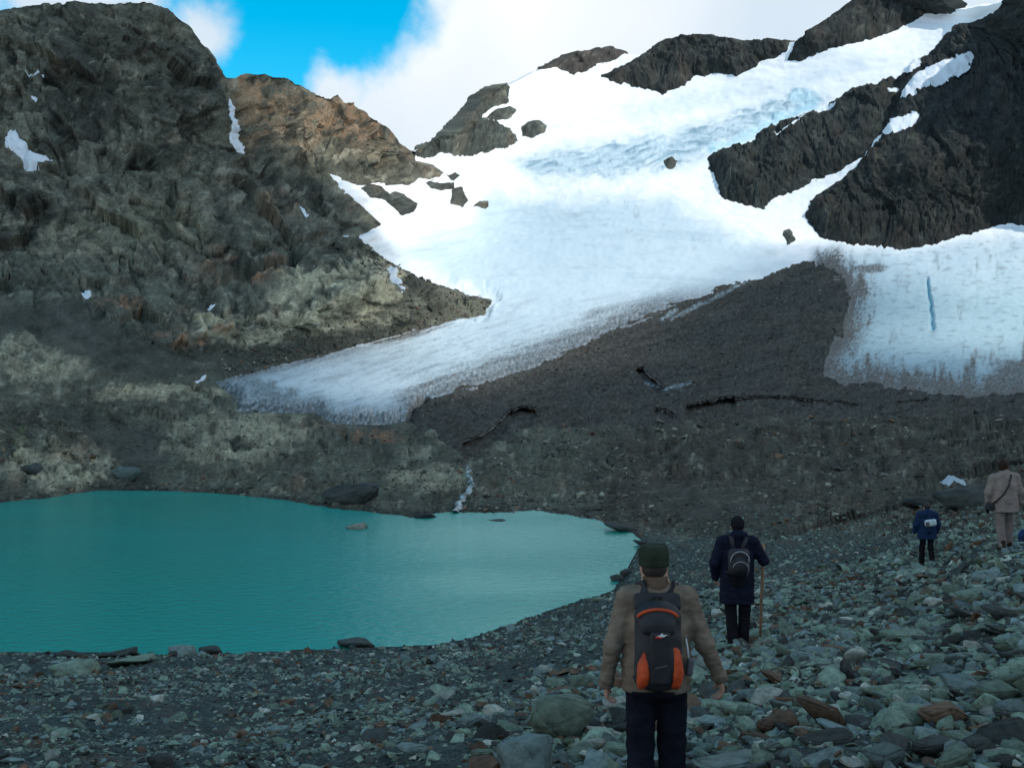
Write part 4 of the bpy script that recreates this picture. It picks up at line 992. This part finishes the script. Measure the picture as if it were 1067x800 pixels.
def person(root, J, h, cl):
    """body: one skinned solid with face and hands. J joints, cl clothes"""
    lo = np.min([v for v in J['all']], 0)-.22; hi = np.max([v for v in J['all']], 0)+.22
    fd = Field(lo, hi, h)
    head(fd, J['head'], J.get('yaw', 0), J.get('hs', 1))
    n0 = np.array(J['neck']); ch = np.array(J['chest']); pv = np.array(J['pelvis'])
    fd.cone(np.array(J['head'])+(0, -.02, -.06), n0, .056, .062, .03); fd.cone(n0, ch, .07, .13, .06, (1.2, .8)); fd.cone(ch, pv, .14, .13, .06, (1.1, .8))
    for s_ in 'lr':
        sh, el, wr = J['sh'+s_], J['el'+s_], J['wr'+s_]
        fd.cone(n0-(0, 0, .05), sh, .06, .055, .05); fd.cone(sh, el, .052, .04, .03); fd.cone(el, wr, .04, .027, .02)
        hd = np.array(J['hd'+s_], float); q = -1 if s_ == 'l' else 1
        hand(fd, wr, hd, J.get('pn'+s_, (-q*.8, .3, 0)), J.get('th'+s_, (0, 1, 0)), J.get('curl'+s_, .45), J.get('hs', 1))
        hp, kn, an = J['hp'+s_], J['kn'+s_], J['an'+s_]
        fd.cone(hp, kn, .085, .056, .04); fd.cone(kn, an, .055, .038, .03); fd.cone(an, np.array(an)+(0, .1, -.05), .035, .03, .02)
    return fd.mesh('body', SKIN, root)

def trousers(root, J, h, mat, ra=.1, rk=.082, rn=.075, top=None, wr=.006):
    P = [J[k] for k in ('hpl', 'hpr', 'knl', 'knr', 'anl', 'anr')]+[J['pelvis']]
    fd = Field(np.min(P, 0)-.2, np.max(P, 0)+.22, h)
    pv = np.array(J['pelvis']); fd.cone(pv+(-.05, 0, .06), pv+(.05, 0, .06), .135, .135, .05, (1, .85)); fd.ell(pv+(0, -.03, -.02), (.185, .14, .13), .05)
    for s_ in 'lr':
        hp, kn, an = [np.array(J[k+s_]) for k in ('hp', 'kn', 'an')]
        fd.cone(hp, kn, ra, rk, .03); fd.cone(kn, an+(0, 0, -.03), rk, rn, .02)
    fd.wrinkle(wr, (9, 9, 14), 3.)
    fd.below(min(J['anl'][2], J['anr'][2])-.05)
    if top: fd.above(top)
    return fd.mesh('trousers', mat, root)

def boots(root, J, h, mat):
    for s_ in 'lr':
        an = np.array(J['an'+s_]); fd = Field(an-(.12, .2, .17), an+(.12, .32, .15), h)
        fd.cone(an+(0, -.01, .05), an+(0, -.015, -.03), .055, .052, .02); fd.cone(an+(0, -.03, -.055), an+(0, .15, -.07), .046, .043, .03, (1.05, 1)); fd.box(an+(0, .05, -.096), (.052, .145, .014), .012, .008)
        fd.mesh('boot', mat, root)

def jacket(root, J, h, mat, hem, bulk=1.0, flare=0., wr=.008, collar=True, hood=False, name='jacket', sq=.82, cuff=.0, arm=1.):
    P = [J[k] for k in ('shl', 'shr', 'ell', 'elr', 'wrl', 'wrr', 'neck')]+[(0, 0, hem)]
    fd = Field(np.min(P, 0)-.3, np.max(P, 0)+.3, h)
    n0 = np.array(J['neck']); ch = np.array(J['chest']); pv = np.array(J['pelvis']); b = bulk; c_ = bulk*arm
    sl_, sr_ = np.array(J['shl']), np.array(J['shr'])
    fd.cone(n0+(0, -.01, -.05), ch, .105*b, .165*b, .06, (1.08, sq))
    for q in (-.06, .06): fd.cone(ch+(q, 0, 0), (pv[0]+q, pv[1], max(hem-.05, .2)), .145*b, (.135+flare)*b, .05, (1, sq))
    for s_ in 'lr':
        sh, el, wr_ = [np.array(J[k+s_]) for k in ('sh', 'el', 'wr')]
        fd.cone(n0+(0, -.01, -.075), sh+(0, 0, -.005), .075*b, .078*c_, .06); fd.cone(sh, el, .078*c_, .062*c_, .035); fd.cone(el, wr_, .062*c_, .048*c_, .025)
        fd.cone(el+(wr_-el)*.93, wr_+(wr_-el)*.03, .05*b, .045*b, .006)
    fd.wrinkle(wr*.8, (8, 8, 13), 7.); fd.wrinkle(wr*.7, (17, 17, 30), 2.)
    fd.below(hem)
    fd.add(*(lambda w: (w[0], np.full(w[1].shape, .2, np.float32)))(fd.win(fd.lo, fd.lo)), 0)
    if collar:
        fd.cone(n0+(0, -.012, -.035), n0+(0, -.005, .058), .086, .074, .012, (1, .98))
    if hood: fd.ell(n0+(0, -.06, .02), (.125, .085, .075), .03)
    return fd.mesh(name, mat, root)

def J_all(J):
    J['all'] = [v for k, v in J.items() if k[:2] in ('he', 'ne', 'sh', 'el', 'wr', 'hp', 'kn', 'an', 'pe') and isinstance(v, tuple)]
    return J

def stand(px, py, label, s=1.0, rz=0.):
    g = land(px, py); r = empty('person', g, rz); r.scale = (s, s, s)
    tag(r, label, 'person', 'hikers on the scree slope'); return r, g

def gear(name, root, label, cat, group=None):
    e = empty(name, root.location, root.rotation_euler.z); e.scale = root.scale; tag(e, label, cat, group); return e

def tube(name, pts, r, mat, parent, n=8, flat=1.0):
    pts = [Vector(p) for p in pts]; V = []; Fc = []
    rads = r if isinstance(r, (list, tuple)) else [r]*len(pts)
    for i, p in enumerate(pts):
        t = (pts[min(i+1, len(pts)-1)]-pts[max(i-1, 0)]).normalized(); a = t.cross(Vector((0, 1, 0)) if abs(t.y) < .9 else Vector((1, 0, 0))).normalized(); b = t.cross(a)
        for k in range(n):
            q = 2*math.pi*k/n; V.append(p+a*math.cos(q)*rads[i]+b*math.sin(q)*rads[i]*flat)
        if i:
            for k in range(n): Fc.append([(i-1)*n+k, (i-1)*n+(k+1) % n, i*n+(k+1) % n, i*n+k])
    me = bpy.data.meshes.new(name); me.from_pydata([v[:] for v in V], [], Fc+[list(range(n))[::-1], list(range((len(pts)-1)*n, len(pts)*n))])
    for f_ in me.polygons: f_.use_smooth = True
    me.materials.append(mat); o = bpy.data.objects.new(name, me); COL.objects.link(o); o.parent = parent
    return o

# ---- the nearest hiker
r1, g1_ = stand(685, 858, 'hiker in a tan jacket and dark green cap seen from behind, walking down the scree')
J1 = J_all(dict(head=(-.02, .02, 1.615), neck=(-.01, 0, 1.49), chest=(-.005, 0, 1.25), pelvis=(-.01, 0, .93), yaw=.12,
     shl=(-.185, 0, 1.425), shr=(.18, 0, 1.425), ell=(-.285, -.03, 1.13), elr=(.295, -.03, 1.14), wrl=(-.32, .03, .885), wrr=(.405, .06, .91),
     hdl=(.02, .15, -1), hdr=(.18, .12, -1), curll=.55, curlr=.5, hpl=(-.1, 0, .9), hpr=(.09, 0, .9), knl=(-.105, .03, .5), knr=(.1, .07, .5), anl=(-.11, -.06, .12), anr=(.1, .04, .11)))
person(r1, J1, .007, None)
m_tan = clothm('tan_fleece', (.165, .132, .102), scale=110, bump=.5, var=.28)
m_trn = clothm('navy_trousers', (.009, .010, .017), var=.3)
m_black = clothm('black_nylon', (.012, .012, .016), rough=.65, scale=140, bump=.3, spec=.4)
m_dark = clothm('black_cloth', (.010, .010, .013))
m_boot = clothm('boot_leather', (.03, .022, .016), rough=.6)
jk = jacket(r1, J1, .009, m_tan, .845, 1.05, .016, .012, collar=False, arm=.86)
m_tand = clothm('tan_collar', (.10, .07, .05), scale=110, bump=.5)
n0 = np.array(J1['neck']); fd = Field(n0-.14, n0+.16, .007); fd.cone(n0+(0, -.012, -.03), n0+(-.005, -.004, .06), .088, .08, .01, (1, .98)); fd.above(n0[2]+.075); fd.below(n0[2]-.035); fd.wrinkle(.004, (14, 14, 22), 2.); fd.mesh('collar', m_tand, jk)
trousers(r1, J1, .01, m_trn, .102, .088, .085, .86, .010); boots(r1, J1, .009, m_boot)
fd = Field((-.16, -.14, 1.5), (.12, .18, 1.8), .006); hx, hy, hz = J1['head']
fd.ell((hx, hy-.012, hz+.012), (.083, .103, .105), .02); fd.above(hz+.06); fd.ell((hx, hy+.085, hz-.05), (.078, .085, .11), .0, cut=True); fd.below(hz-.085)
fd.wrinkle(.003, (40, 40, 20), 2.); fd.mesh('hair', HAIR, r1)
m_cap = clothm('green_wool', (.022, .030, .020), scale=130, bump=.7)
fd = Field((hx-.18, hy-.2, hz-.02), (hx+.18, hy+.26, hz+.2), .006)
fd.cone((hx, hy-.008, hz+.058), (hx, hy-.008, hz+.085), .096, .098, .01, (.96, 1.12)); fd.above(hz+.138); fd.below(hz+.012); fd.box((hx, hy-.008, hz+.078), (.085, .1, .06), .055, .01)
fd.ell((hx, hy+.115, hz+.03), (.07, .075, .012), .012); fd.wrinkle(.003, (14, 14, 20), 1.)
cap = fd.mesh('cap', m_cap, r1)
fd = Field((hx-.15, hy-.17, hz-.0), (hx+.15, hy+.15, hz+.07), .006); fd.cone((hx, hy-.008, hz+.022), (hx, hy-.008, hz+.036), .099, .099, .004, (.96, 1.12)); fd.below(hz+.008); fd.above(hz+.052); fd.mesh('brim_band', m_cap, cap)
# backpack with orange pockets
m_or = clothm('orange_nylon', (.44, .055, .010), rough=.6, scale=120, bump=.3, var=.25, spec=.35)
m_gry = clothm('grey_webbing', (.10, .10, .11)); m_wht = clothm('white_print', (.6, .6, .6), var=.1); m_red = clothm('red_print', (.5, .03, .03), var=.1)
bp1 = gear('backpack', r1, 'black backpack with orange side pockets worn by the hiker in tan', 'backpack')
X0 = -.025
fd = Field((-.3, -.42, .8), (.25, -.02, 1.56), .008)
fd.box((X0, -.21, 1.165), (.140, .08, .245), .07, .03, pitch=-.04); fd.ell((X0, -.25, 1.09), (.12, .085, .18), .05); fd.ell((X0, -.205, 1.37), (.115, .08, .08), .04)
fd.wrinkle(.006, (9, 9, 9), 5.); fd.mesh('pack_body', m_black, bp1)
fd = Field((-.3, -.4, 1.2), (.25, -.02, 1.5), .007)
fd.ell((X0-.01, -.235, 1.345), (.125, .075, .075), .02); fd.box((X0-.01, -.27, 1.30), (.105, .05, .05), .04, .03); fd.wrinkle(.004, (10, 10, 10), 8.); fd.mesh('top_lid', m_black, bp1)
fd = Field((-.3, -.42, 1.26), (.25, -.02, 1.52), .007)
for i in range(9):
    a0 = math.pi*(i/9*.8+.1); a1 = math.pi*((i+1)/9*.8+.1)
    fd.cone((X0-.01+.125*math.cos(a0), -.262-.022*math.sin(a0), 1.345+.062*math.sin(a0)), (X0-.01+.125*math.cos(a1), -.262-.022*math.sin(a1), 1.345+.062*math.sin(a1)), .010, .010, .004)
fd.mesh('lid_trim', m_or, bp1)
for sgn, (xc, wv_) in ((-1, (X0-.094, .040)), (1, (X0+.090, .055))):
    fd = Field((-.32, -.42, .86), (.28, -.06, 1.32), .007)
    fd.ell((xc, -.24, 1.09), (wv_, .078, .165), .0, roll=.16*sgn); fd.ell((xc-sgn*.012, -.243, 1.005), (wv_*.9, .08, .08), .03)
    fd.ell((X0+sgn*(.006 if sgn > 0 else -.018), -.335, 1.08), (.074, .13, .34), .0, cut=True)
    fd.wrinkle(.005, (14, 14, 14), 4.+sgn); fd.mesh('side_pocket', m_or, bp1)
fd = Field((-.2, -.42, .88), (.15, -.2, 1.3), .007); fd.box((X0, -.312, 1.12), (.064, .022, .16), .02, .01); fd.wrinkle(.003, (12, 12, 12), 9.); fp = fd.mesh('front_panel', m_black, bp1)
tube('zipper', [(X0-.035, -.337, 1.065), (X0+.0, -.34, 1.073), (X0+.04, -.337, 1.082)], .004, m_gry, fp)
lg = mesh_obj('logo', np.array([(-.035, 0, -.004), (-.012, 0, .002), (.004, 0, .016), (.012, 0, .004), (.036, 0, .006), (.012, 0, -.008)])+np.array((X0+.005, -.338, 1.262)), np.array([(0, 1, 5), (1, 2, 3), (1, 3, 5), (3, 4, 5)]), m_wht, bp1, smooth=False)
sm = lg.modifiers.new('t', 'SOLIDIFY'); sm.thickness = .004
lg2 = mesh_obj('logo', np.array([(-.04, 0, -.012), (-.03, 0, .0), (-.01, 0, -.004), (.002, 0, -.016)])+np.array((X0+.005, -.339, 1.26)), np.array([(0, 1, 2, 3)]), m_red, bp1, smooth=False)
sm = lg2.modifiers.new('t', 'SOLIDIFY'); sm.thickness = .004
for q in (-1, 1):
    tube('shoulder_strap', [(X0+q*.055, -.15, 1.39), (X0+q*.075, -.125, 1.46), (q*.095, -.05, 1.515), (q*.11, .03, 1.505), (q*.115, .13, 1.42), (q*.12, .165, 1.28), (q*.15, .12, 1.08), (q*.17, -.02, .98), (X0+q*.13, -.16, .94)], [.03, .034, .034, .034, .032, .028, .02, .014, .012], m_black, bp1, 10, .4)
fd = Field((-.24, -.26, 1.34), (.2, -.02, 1.56), .008); fd.box((X0+.005, -.14, 1.425), (.145, .026, .055), .024, .02, pitch=-.35); fd.wrinkle(.004, (12, 12, 12), 3.); fd.mesh('harness', m_black, bp1)
tube('haul_loop', [(X0-.03, -.17, 1.43), (X0-.02, -.18, 1.47), (X0+.02, -.18, 1.47), (X0+.03, -.17, 1.43)], .008, m_black, bp1)
pc = gear('pouch', r1, 'small grey pouch hanging from the right backpack strap of the hiker in tan', 'pouch')
fd = Field((.1, -.24, .9), (.28, .0, 1.2), .006); fd.box((.185, -.12, 1.02), (.022, .025, .055), .015, .01, roll=-.12); fd.mesh('pouch_body', m_gry, pc); tube('cord', [(.163, -.1, 1.19), (.17, -.115, 1.14), (.178, -.12, 1.07)], .006, m_wht, pc)

# ---- the hiker with the staff
r2, g2_ = stand(768, 679, 'hiker in a long dark navy hooded jacket leaning on a wooden staff')
J2 = J_all(dict(head=(.01, .03, 1.63), neck=(.01, 0, 1.5), chest=(0, 0, 1.25), pelvis=(0, 0, .93), yaw=-.2,
     shl=(-.19, 0, 1.42), shr=(.2, 0, 1.42), ell=(-.31, -.02, 1.14), elr=(.36, -.01, 1.17), wrl=(-.27, .12, .93), wrr=(.37, .2, 1.16), hdl=(.1, .5, -.9), hdr=(.1, .95, .0), pnr=(1, .2, 0), thr=(0, 0, 1), curlr=1.3,
     hpl=(-.09, 0, .9), hpr=(.1, 0, .9), knl=(-.085, .0, .5), knr=(.11, .03, .5), anl=(-.06, -.06, .12), anr=(.085, .02, .11)))
person(r2, J2, .009, None)
m_nvy = clothm('navy_shell', (.009, .011, .024), rough=.75, scale=50, bump=.3, var=.3)
jacket(r2, J2, .011, m_nvy, .60, 1.14, .02, .014, hood=True); trousers(r2, J2, .011, m_dark, .095, .08, .075); boots(r2, J2, .011, m_boot)
hx, hy, hz = J2['head']; fd = Field((hx-.17, hy-.19, hz-.12), (hx+.17, hy+.19, hz+.2), .008)
fd.ell((hx, hy-.008, hz+.03), (.092, .11, .115), .02); fd.ell((hx, hy+.1, hz-.07), (.085, .09, .12), 0, cut=True); fd.below(hz-.055); fd.wrinkle(.004, (20, 20, 30), 5.); fd.mesh('knit_hat', m_dark, r2)
bp2 = gear('backpack', r2, 'small black daypack with grey piping on the back of the hiker with the staff', 'backpack')
fd = Field((-.3, -.5, .9), (.25, -.05, 1.5), .009); fd.box((-.03, -.26, 1.2), (.14, .08, .175), .07, .02); fd.ell((-.03, -.3, 1.14), (.12, .08, .12), .03); fd.wrinkle(.005, (10, 10, 10), 2.); fd.mesh('pack_body', m_black, bp2)
m_pip = clothm('reflective_piping', (.3, .31, .33), var=.15)
tube('piping', [(-.03+.125*math.cos(a), -.338-.012*math.sin(a), 1.22+.125*math.sin(a)) for a in np.linspace(-.1, math.pi+.1, 15)], .007, m_pip, bp2, 6)
tube('piping', [(-.03+.1*math.cos(a), -.372, 1.13+.085*math.sin(a)) for a in np.linspace(.1, math.pi-.1, 10)], .006, m_pip, bp2, 6)
tube('buckle_strap', [(.07, -.36, 1.25), (.075, -.385, 1.12), (.06, -.36, 1.02)], .008, m_gry, bp2, 6)
for q in (-1, 1): tube('shoulder_strap', [(-.03+q*.06, -.2, 1.35), (q*.1, -.12, 1.5), (q*.12, .04, 1.53), (q*.13, .2, 1.4), (q*.15, .22, 1.2), (q*.21, .05, 1.04), (-.03+q*.12, -.2, 1.04)], [.028, .03, .03, .028, .022, .016, .014], m_black, bp2, 8, .4)
st = gear('walking_staff', r2, 'straight wooden walking staff held by the hiker in the navy jacket', 'walking staff')
m_wood = cloth_mat('staff_wood', (.24, .14, .085), .7, 30, .4, .35, .3)
tube('shaft', [(.415, .27, 1.36), (.41, .285, .9), (.395, .3, .5), (.385, .31, .05)], [.024, .023, .022, .018], m_wood, st, 10)
gl = Field((.28, .14, 1.08), (.46, .3, 1.26), .006); gl.cone((.37, .19, 1.17), (.385, .21, 1.2), .05, .044, .01); gl.mesh('cuff', m_wht, r2)

# ---- farthest hiker, blue jacket
r3, g3_ = stand(966, 587, 'farthest hiker in a blue jacket and black trousers on the lower slope')
J3 = J_all(dict(head=(0, .03, 1.62), neck=(0, 0, 1.49), chest=(0, 0, 1.25), pelvis=(0, 0, .93), shl=(-.19, 0, 1.42), shr=(.19, 0, 1.42), ell=(-.3, 0, 1.15), elr=(.3, 0, 1.15), wrl=(-.3, .1, .93), wrr=(.3, .1, .93), hdl=(0, .2, -1), hdr=(0, .2, -1),
     hpl=(-.09, 0, .9), hpr=(.09, 0, .9), knl=(-.10, .10, .5), knr=(.1, .0, .5), anl=(-.10, .12, .12), anr=(.11, -.12, .14)))
person(r3, J3, .012, None)
m_blu = clothm('blue_shell', (.011, .027, .066), rough=.75, scale=50, var=.3)
jacket(r3, J3, .014, m_blu, .76, 1.25, .03, .014); trousers(r3, J3, .014, m_dark, .09, .076, .072); boots(r3, J3, .013, m_boot)
hx, hy, hz = J3['head']; fd = Field((hx-.17, hy-.19, hz-.14), (hx+.17, hy+.19, hz+.2), .01)
fd.ell((hx, hy-.01, hz+.03), (.088, .108, .112), .02); fd.ell((hx, hy+.1, hz-.06), (.08, .085, .11), 0, cut=True); fd.wrinkle(.005, (20, 20, 30), 5.); fd.mesh('hair', HAIR, r3)
bp3 = gear('backpack', r3, 'small whitish pack slung across the back of the hiker in blue', 'backpack')
m_pw = clothm('white_nylon', (.42, .5, .52), rough=.7, var=.25)
fd = Field((-.25, -.42, 1.02), (.3, -.08, 1.42), .01); fd.box((.01, -.225, 1.22), (.155, .06, .095), .055, .02, roll=.12); fd.wrinkle(.005, (10, 10, 10), 2.); fd.mesh('pack_body', m_pw, bp3)
fd = Field((-.25, -.42, 1.02), (.3, -.08, 1.42), .01); fd.box((-.09, -.27, 1.2), (.05, .03, .06), .025, .01); fd.mesh('front_pocket', m_gry, bp3)
for q in (-1, 1): tube('shoulder_strap', [(q*.1, -.19, 1.29), (q*.11, -.12, 1.47), (q*.12, .04, 1.52), (q*.13, .19, 1.4), (q*.17, .19, 1.2), (q*.22, .0, 1.1), (q*.14, -.19, 1.16)], .018, m_blu, bp3, 8, .5)

# ---- woman in beige
r4, g4_ = stand(1046, 569, 'woman in a pale beige jacket and trousers at the right edge of the photo', .965)
J4 = J_all(dict(head=(.0, .04, 1.6), neck=(.01, 0, 1.47), chest=(.02, 0, 1.23), pelvis=(.02, 0, .93), yaw=-.35, hs=.95,
     shl=(-.19, 0, 1.37), shr=(.21, 0, 1.39), ell=(-.28, .03, 1.1), elr=(.32, 0, 1.12), wrl=(-.25, .12, .88), wrr=(.33, .1, .9), hdl=(.02, .2, -1), hdr=(0, .2, -1),
     hpl=(-.07, 0, .9), hpr=(.12, 0, .9), knl=(-.08, -.02, .5), knr=(.14, .12, .52), anl=(-.08, -.12, .12), anr=(.15, .12, .16)))
person(r4, J4, .010, None)
m_bei = clothm('beige_cotton', (.225, .185, .165), scale=50, bump=.4, var=.18); m_bet = clothm('beige_trousers', (.18, .148, .135), scale=50, var=.2)
jacket(r4, J4, .012, m_bei, .74, 1.18, .035, .013); trousers(r4, J4, .012, m_bet, .095, .078, .07); boots(r4, J4, .012, m_boot)
hx, hy, hz = J4['head']; fd = Field((hx-.17, hy-.19, hz-.14), (hx+.17, hy+.19, hz+.2), .009)
fd.ell((hx, hy-.012, hz+.025), (.09, .11, .112), .02); fd.ell((hx, hy-.03, hz-.05), (.085, .085, .075), .03); fd.ell((hx-.03, hy+.1, hz-.055), (.075, .08, .11), 0, cut=True); fd.wrinkle(.007, (25, 25, 14), 5.)
fd.mesh('hair', clothm('brown_hair', (.026, .016, .011), rough=.55, scale=140, bump=.6), r4)
gv = Field((-.38, .0, .6), (-.12, .34, 1.0), .008); wv_ = np.array(J4['wrl']); gv.cone(wv_+(0, 0, .0), wv_+(.005, .02, -.09), .044, .048, .02); gv.cone(wv_+(.005, .02, -.09), wv_+(.01, .03, -.17), .042, .026, .02); gv.mesh('glove', m_dark, r4)
sb = gear('shoulder_bag', r4, 'dark bag on a diagonal strap across the back of the woman in beige', 'shoulder bag')
tube('strap', [(.13, .1, 1.42), (.12, -.0, 1.5), (.09, -.12, 1.44), (.0, -.215, 1.25), (-.1, -.21, 1.08), (-.2, -.14, .95), (-.25, -.02, .88)], .017, m_black, sb, 8, .5)
fd = Field((-.42, -.14, .68), (-.14, .2, .98), .01); fd.box((-.265, .0, .83), (.05, .11, .07), .03, .01); fd.mesh('bag_body', m_black, sb)
# blue bundle by her feet at the frame's edge
gb = land(1066, 566)
fd = Field((-.25, -.22, -.06), (.25, .22, .42), .014); fd.ell((0, 0, .13), (.13, .12, .17), .02); fd.ell((.02, .0, .27), (.07, .07, .06), .05); fd.wrinkle(.012, (9, 9, 9), 3.)
ob = fd.mesh('bag', clothm('blue_nylon', (.016, .035, .095), rough=.7), None); ob.location = gb; ob.scale = (.75, .75, .75); tag(ob, 'blue bag on the stones at the very right edge beside the woman', 'bag')
SUN_E, SKY_S, SKY_SAT, SKY_V, CLOUD, EXPO = 3.1, .1, 1.55, 1.95, 10., 0.22

# ------------------------------------------------------------------ unseen cloud bank added overhead, its outline cut to shade lake and hikers
SUN = Vector((.62, -.16, .77)).normalized()
def shade_cloud():
    zc = 4200.0
    off = SUN*(zc/SUN.z)
    # the terminator, as places on the land, dropped along the sunlight to lake level
    k = SUN/SUN.z
    rim = []
    for px, py in [(1290,370),(1067,372),(970,372),(905,360),(880,285),(838,258),(800,282),(700,322),(600,392),(500,420),(400,434),(320,408),(390,350),(420,290),(400,250),(392,232),(345,186),(300,170),(268,140),(250,95),(236,75)]:
        p = land(px, py); rim.append((p.x-k.x*p.z, p.y-k.y*p.z))
    foot = [(900,-600),(900,rim[0][1])]+rim+[(rim[-1][0]-30, 760),(-900,800),(-900,-600)]
    print('rim', [(round(a), round(b)) for a, b in rim])
    n = 130
    gx, gy = np.meshgrid(np.linspace(-960, 960, n), np.linspace(-640, 860, n))
    sd = sdpoly(gx, gy, foot)+18*fbm(gx/90, gy/90, 4., 3)
    h = np.sqrt(np.clip(sd, 0, 160)/160)
    lump = 30*fbm(gx/120, gy/120, 8., 4)
    top = np.stack([gx+off.x, gy+off.y, zc+h*(70+lump)], -1).reshape(-1, 3)
    bot = np.stack([gx+off.x, gy+off.y, zc-h*(28-.6*lump)], -1).reshape(-1, 3)
    idx = np.arange(n*n).reshape(n, n)
    s = (sd > 0); q = s[:-1, :-1] | s[1:, :-1] | s[:-1, 1:] | s[1:, 1:]
    f = np.stack([idx[:-1, :-1], idx[:-1, 1:], idx[1:, 1:], idx[1:, :-1]], -1)[q]
    V = np.concatenate([top, bot]); Fc = np.concatenate([f, f[:, ::-1]+n*n])
    m, nt, b = new_mat('cloud'); b.inputs['Base Color'].default_value = (.8, .8, .8, 1); b.inputs['Roughness'].default_value = 1
    b.inputs['Specular IOR Level'].default_value = 0
    tag(mesh_obj('cloud', V, Fc, m), 'unseen cloud bank added overhead to shade the lake and hikers', 'cloud', kind='structure')
shade_cloud()

sun = bpy.data.lights.new('sun', 'SUN'); sun.energy = SUN_E; sun.angle = math.radians(.5); sun.color = (1, .95, .87)
so = bpy.data.objects.new('sun', sun); COL.objects.link(so); so.rotation_euler = SUN.to_track_quat('Z', 'Y').to_euler()

w = bpy.data.worlds.new('World'); SC.world = w; w.use_nodes = True
nt = w.node_tree; L = nt.links.new
bg = nt.nodes['Background']; bg.inputs['Strength'].default_value = SKY_S
sk = N(nt, 'ShaderNodeTexSky', sky_type='NISHITA'); sk.sun_disc = False
sk.sun_elevation = math.asin(SUN.z); sk.sun_rotation = math.atan2(SUN.x, SUN.y); sk.altitude = 1200; sk.air_density = 1.0; sk.dust_density = .3; sk.ozone_density = 1.5
hs = N(nt, 'ShaderNodeHueSaturation'); hs.inputs['Hue'].default_value = .468; hs.inputs['Saturation'].default_value = SKY_SAT; hs.inputs['Value'].default_value = SKY_V
L(sk.outputs[0], hs.inputs['Color'])
tc = N(nt, 'ShaderNodeTexCoord')
def pdir(px, py): return Vector(((px-CX)/F, 1, (CY-py)/F)).normalized()
n1 = N(nt, 'ShaderNodeTexNoise'); n1.inputs['Scale'].default_value = 9; n1.inputs['Detail'].default_value = 8; n1.inputs['Roughness'].default_value = .55
n1.inputs['Distortion'].default_value = .3
L(tc.outputs['Generated'], n1.inputs['Vector'])
def math_(op, a, b_=None, clamp=False):
    n = N(nt, 'ShaderNodeMath', operation=op); n.use_clamp = clamp
    for i, v in enumerate((a, b_)):
        if v is None: continue
        if isinstance(v, (int, float)): n.inputs[i].default_value = v
        else: L(v, n.inputs[i])
    return n.outputs[0]
nz = math_('MULTIPLY', math_('SUBTRACT', n1.outputs['Fac'], .5), 1.0)
def blob(px, py, r):                                   # 1 in the middle of a cloud, 0 at its rim
    c = pdir(px, py)
    d = N(nt, 'ShaderNodeVectorMath', operation='DISTANCE'); L(tc.outputs['Generated'], d.inputs[0]); d.inputs[1].default_value = c
    return math_('SUBTRACT', 1.0, math_('DIVIDE', d.outputs['Value'], r/F))
# the great cloud: everything to the right of a slanting edge
A = pdir(396, 0); Bp = pdir(356, 112)
nrm = A.cross(Bp).normalized()
if nrm.dot(pdir(700, 50)) < 0: nrm = -nrm
dt = N(nt, 'ShaderNodeVectorMath', operation='DOT_PRODUCT'); L(tc.outputs['Generated'], dt.inputs[0]); dt.inputs[1].default_value = nrm
msk = math_('MULTIPLY', dt.outputs['Value'], 9.0)
db = N(nt, 'ShaderNodeVectorMath', operation='DOT_PRODUCT'); L(tc.outputs['Generated'], db.inputs[0]); db.inputs[1].default_value = (-.75, -.65, .15)
msk = math_('MAXIMUM', msk, math_('ADD', math_('MULTIPLY', db.outputs['Value'], 1.2), -.45))
for px, py, r, s in [(205,38,52,.55),(345,93,38,.6),(70,-18,95,.8),(150,5,50,.4)]:
    msk = math_('MAXIMUM', msk, math_('MULTIPLY', blob(px, py, r), s))
msk = math_('ADD', msk, math_('MULTIPLY', nz, 1.5))
mr = N(nt, 'ShaderNodeMapRange', interpolation_type='SMOOTHSTEP'); mr.inputs['From Min'].default_value = -.02; mr.inputs['From Max'].default_value = .42
L(msk, mr.inputs['Value'])
# brightness within the cloud: white head, greyer belly
n2 = N(nt, 'ShaderNodeTexNoise'); n2.inputs['Scale'].default_value = 5; n2.inputs['Detail'].default_value = 5
L(tc.outputs['Generated'], n2.inputs['Vector'])
br = math_('ADD', math_('MULTIPLY', math_('MAXIMUM', blob(540, 10, 230), 0.0), .5), math_('MULTIPLY', math_('SUBTRACT', n2.outputs['Fac'], .5), .7))
br = math_('ADD', br, .28, True)
cr = N(nt, 'ShaderNodeMix', data_type='RGBA'); L(br, cr.inputs['Factor'])
cr.inputs['A'].default_value = tuple(c*CLOUD for c in (.48, .61, .74))+(1,); cr.inputs['B'].default_value = tuple(c*CLOUD for c in (1., 1., 1.))+(1,)
mx = N(nt, 'ShaderNodeMix', data_type='RGBA'); L(mr.outputs[0], mx.inputs['Factor']); L(hs.outputs[0], mx.inputs['A']); L(cr.outputs['Result'], mx.inputs['B'])
L(mx.outputs['Result'], bg.inputs['Color'])

cam = bpy.data.cameras.new('camera'); cam.sensor_width = 36; cam.lens = F/1067*36; cam.clip_start = .1; cam.clip_end = 6000
co = bpy.data.objects.new('camera', cam); COL.objects.link(co); co.location = (0, 0, CAMZ); co.rotation_euler = (math.radians(90), 0, 0)
SC.camera = co
SC.view_settings.view_transform = 'Standard'; SC.view_settings.look = 'None'; SC.view_settings.exposure = EXPO; SC.view_settings.gamma = 1
SC.view_settings.use_curve_mapping = False
SC.cycles.use_denoising = True
SC.cycles.max_bounces = 5; SC.cycles.diffuse_bounces = 2
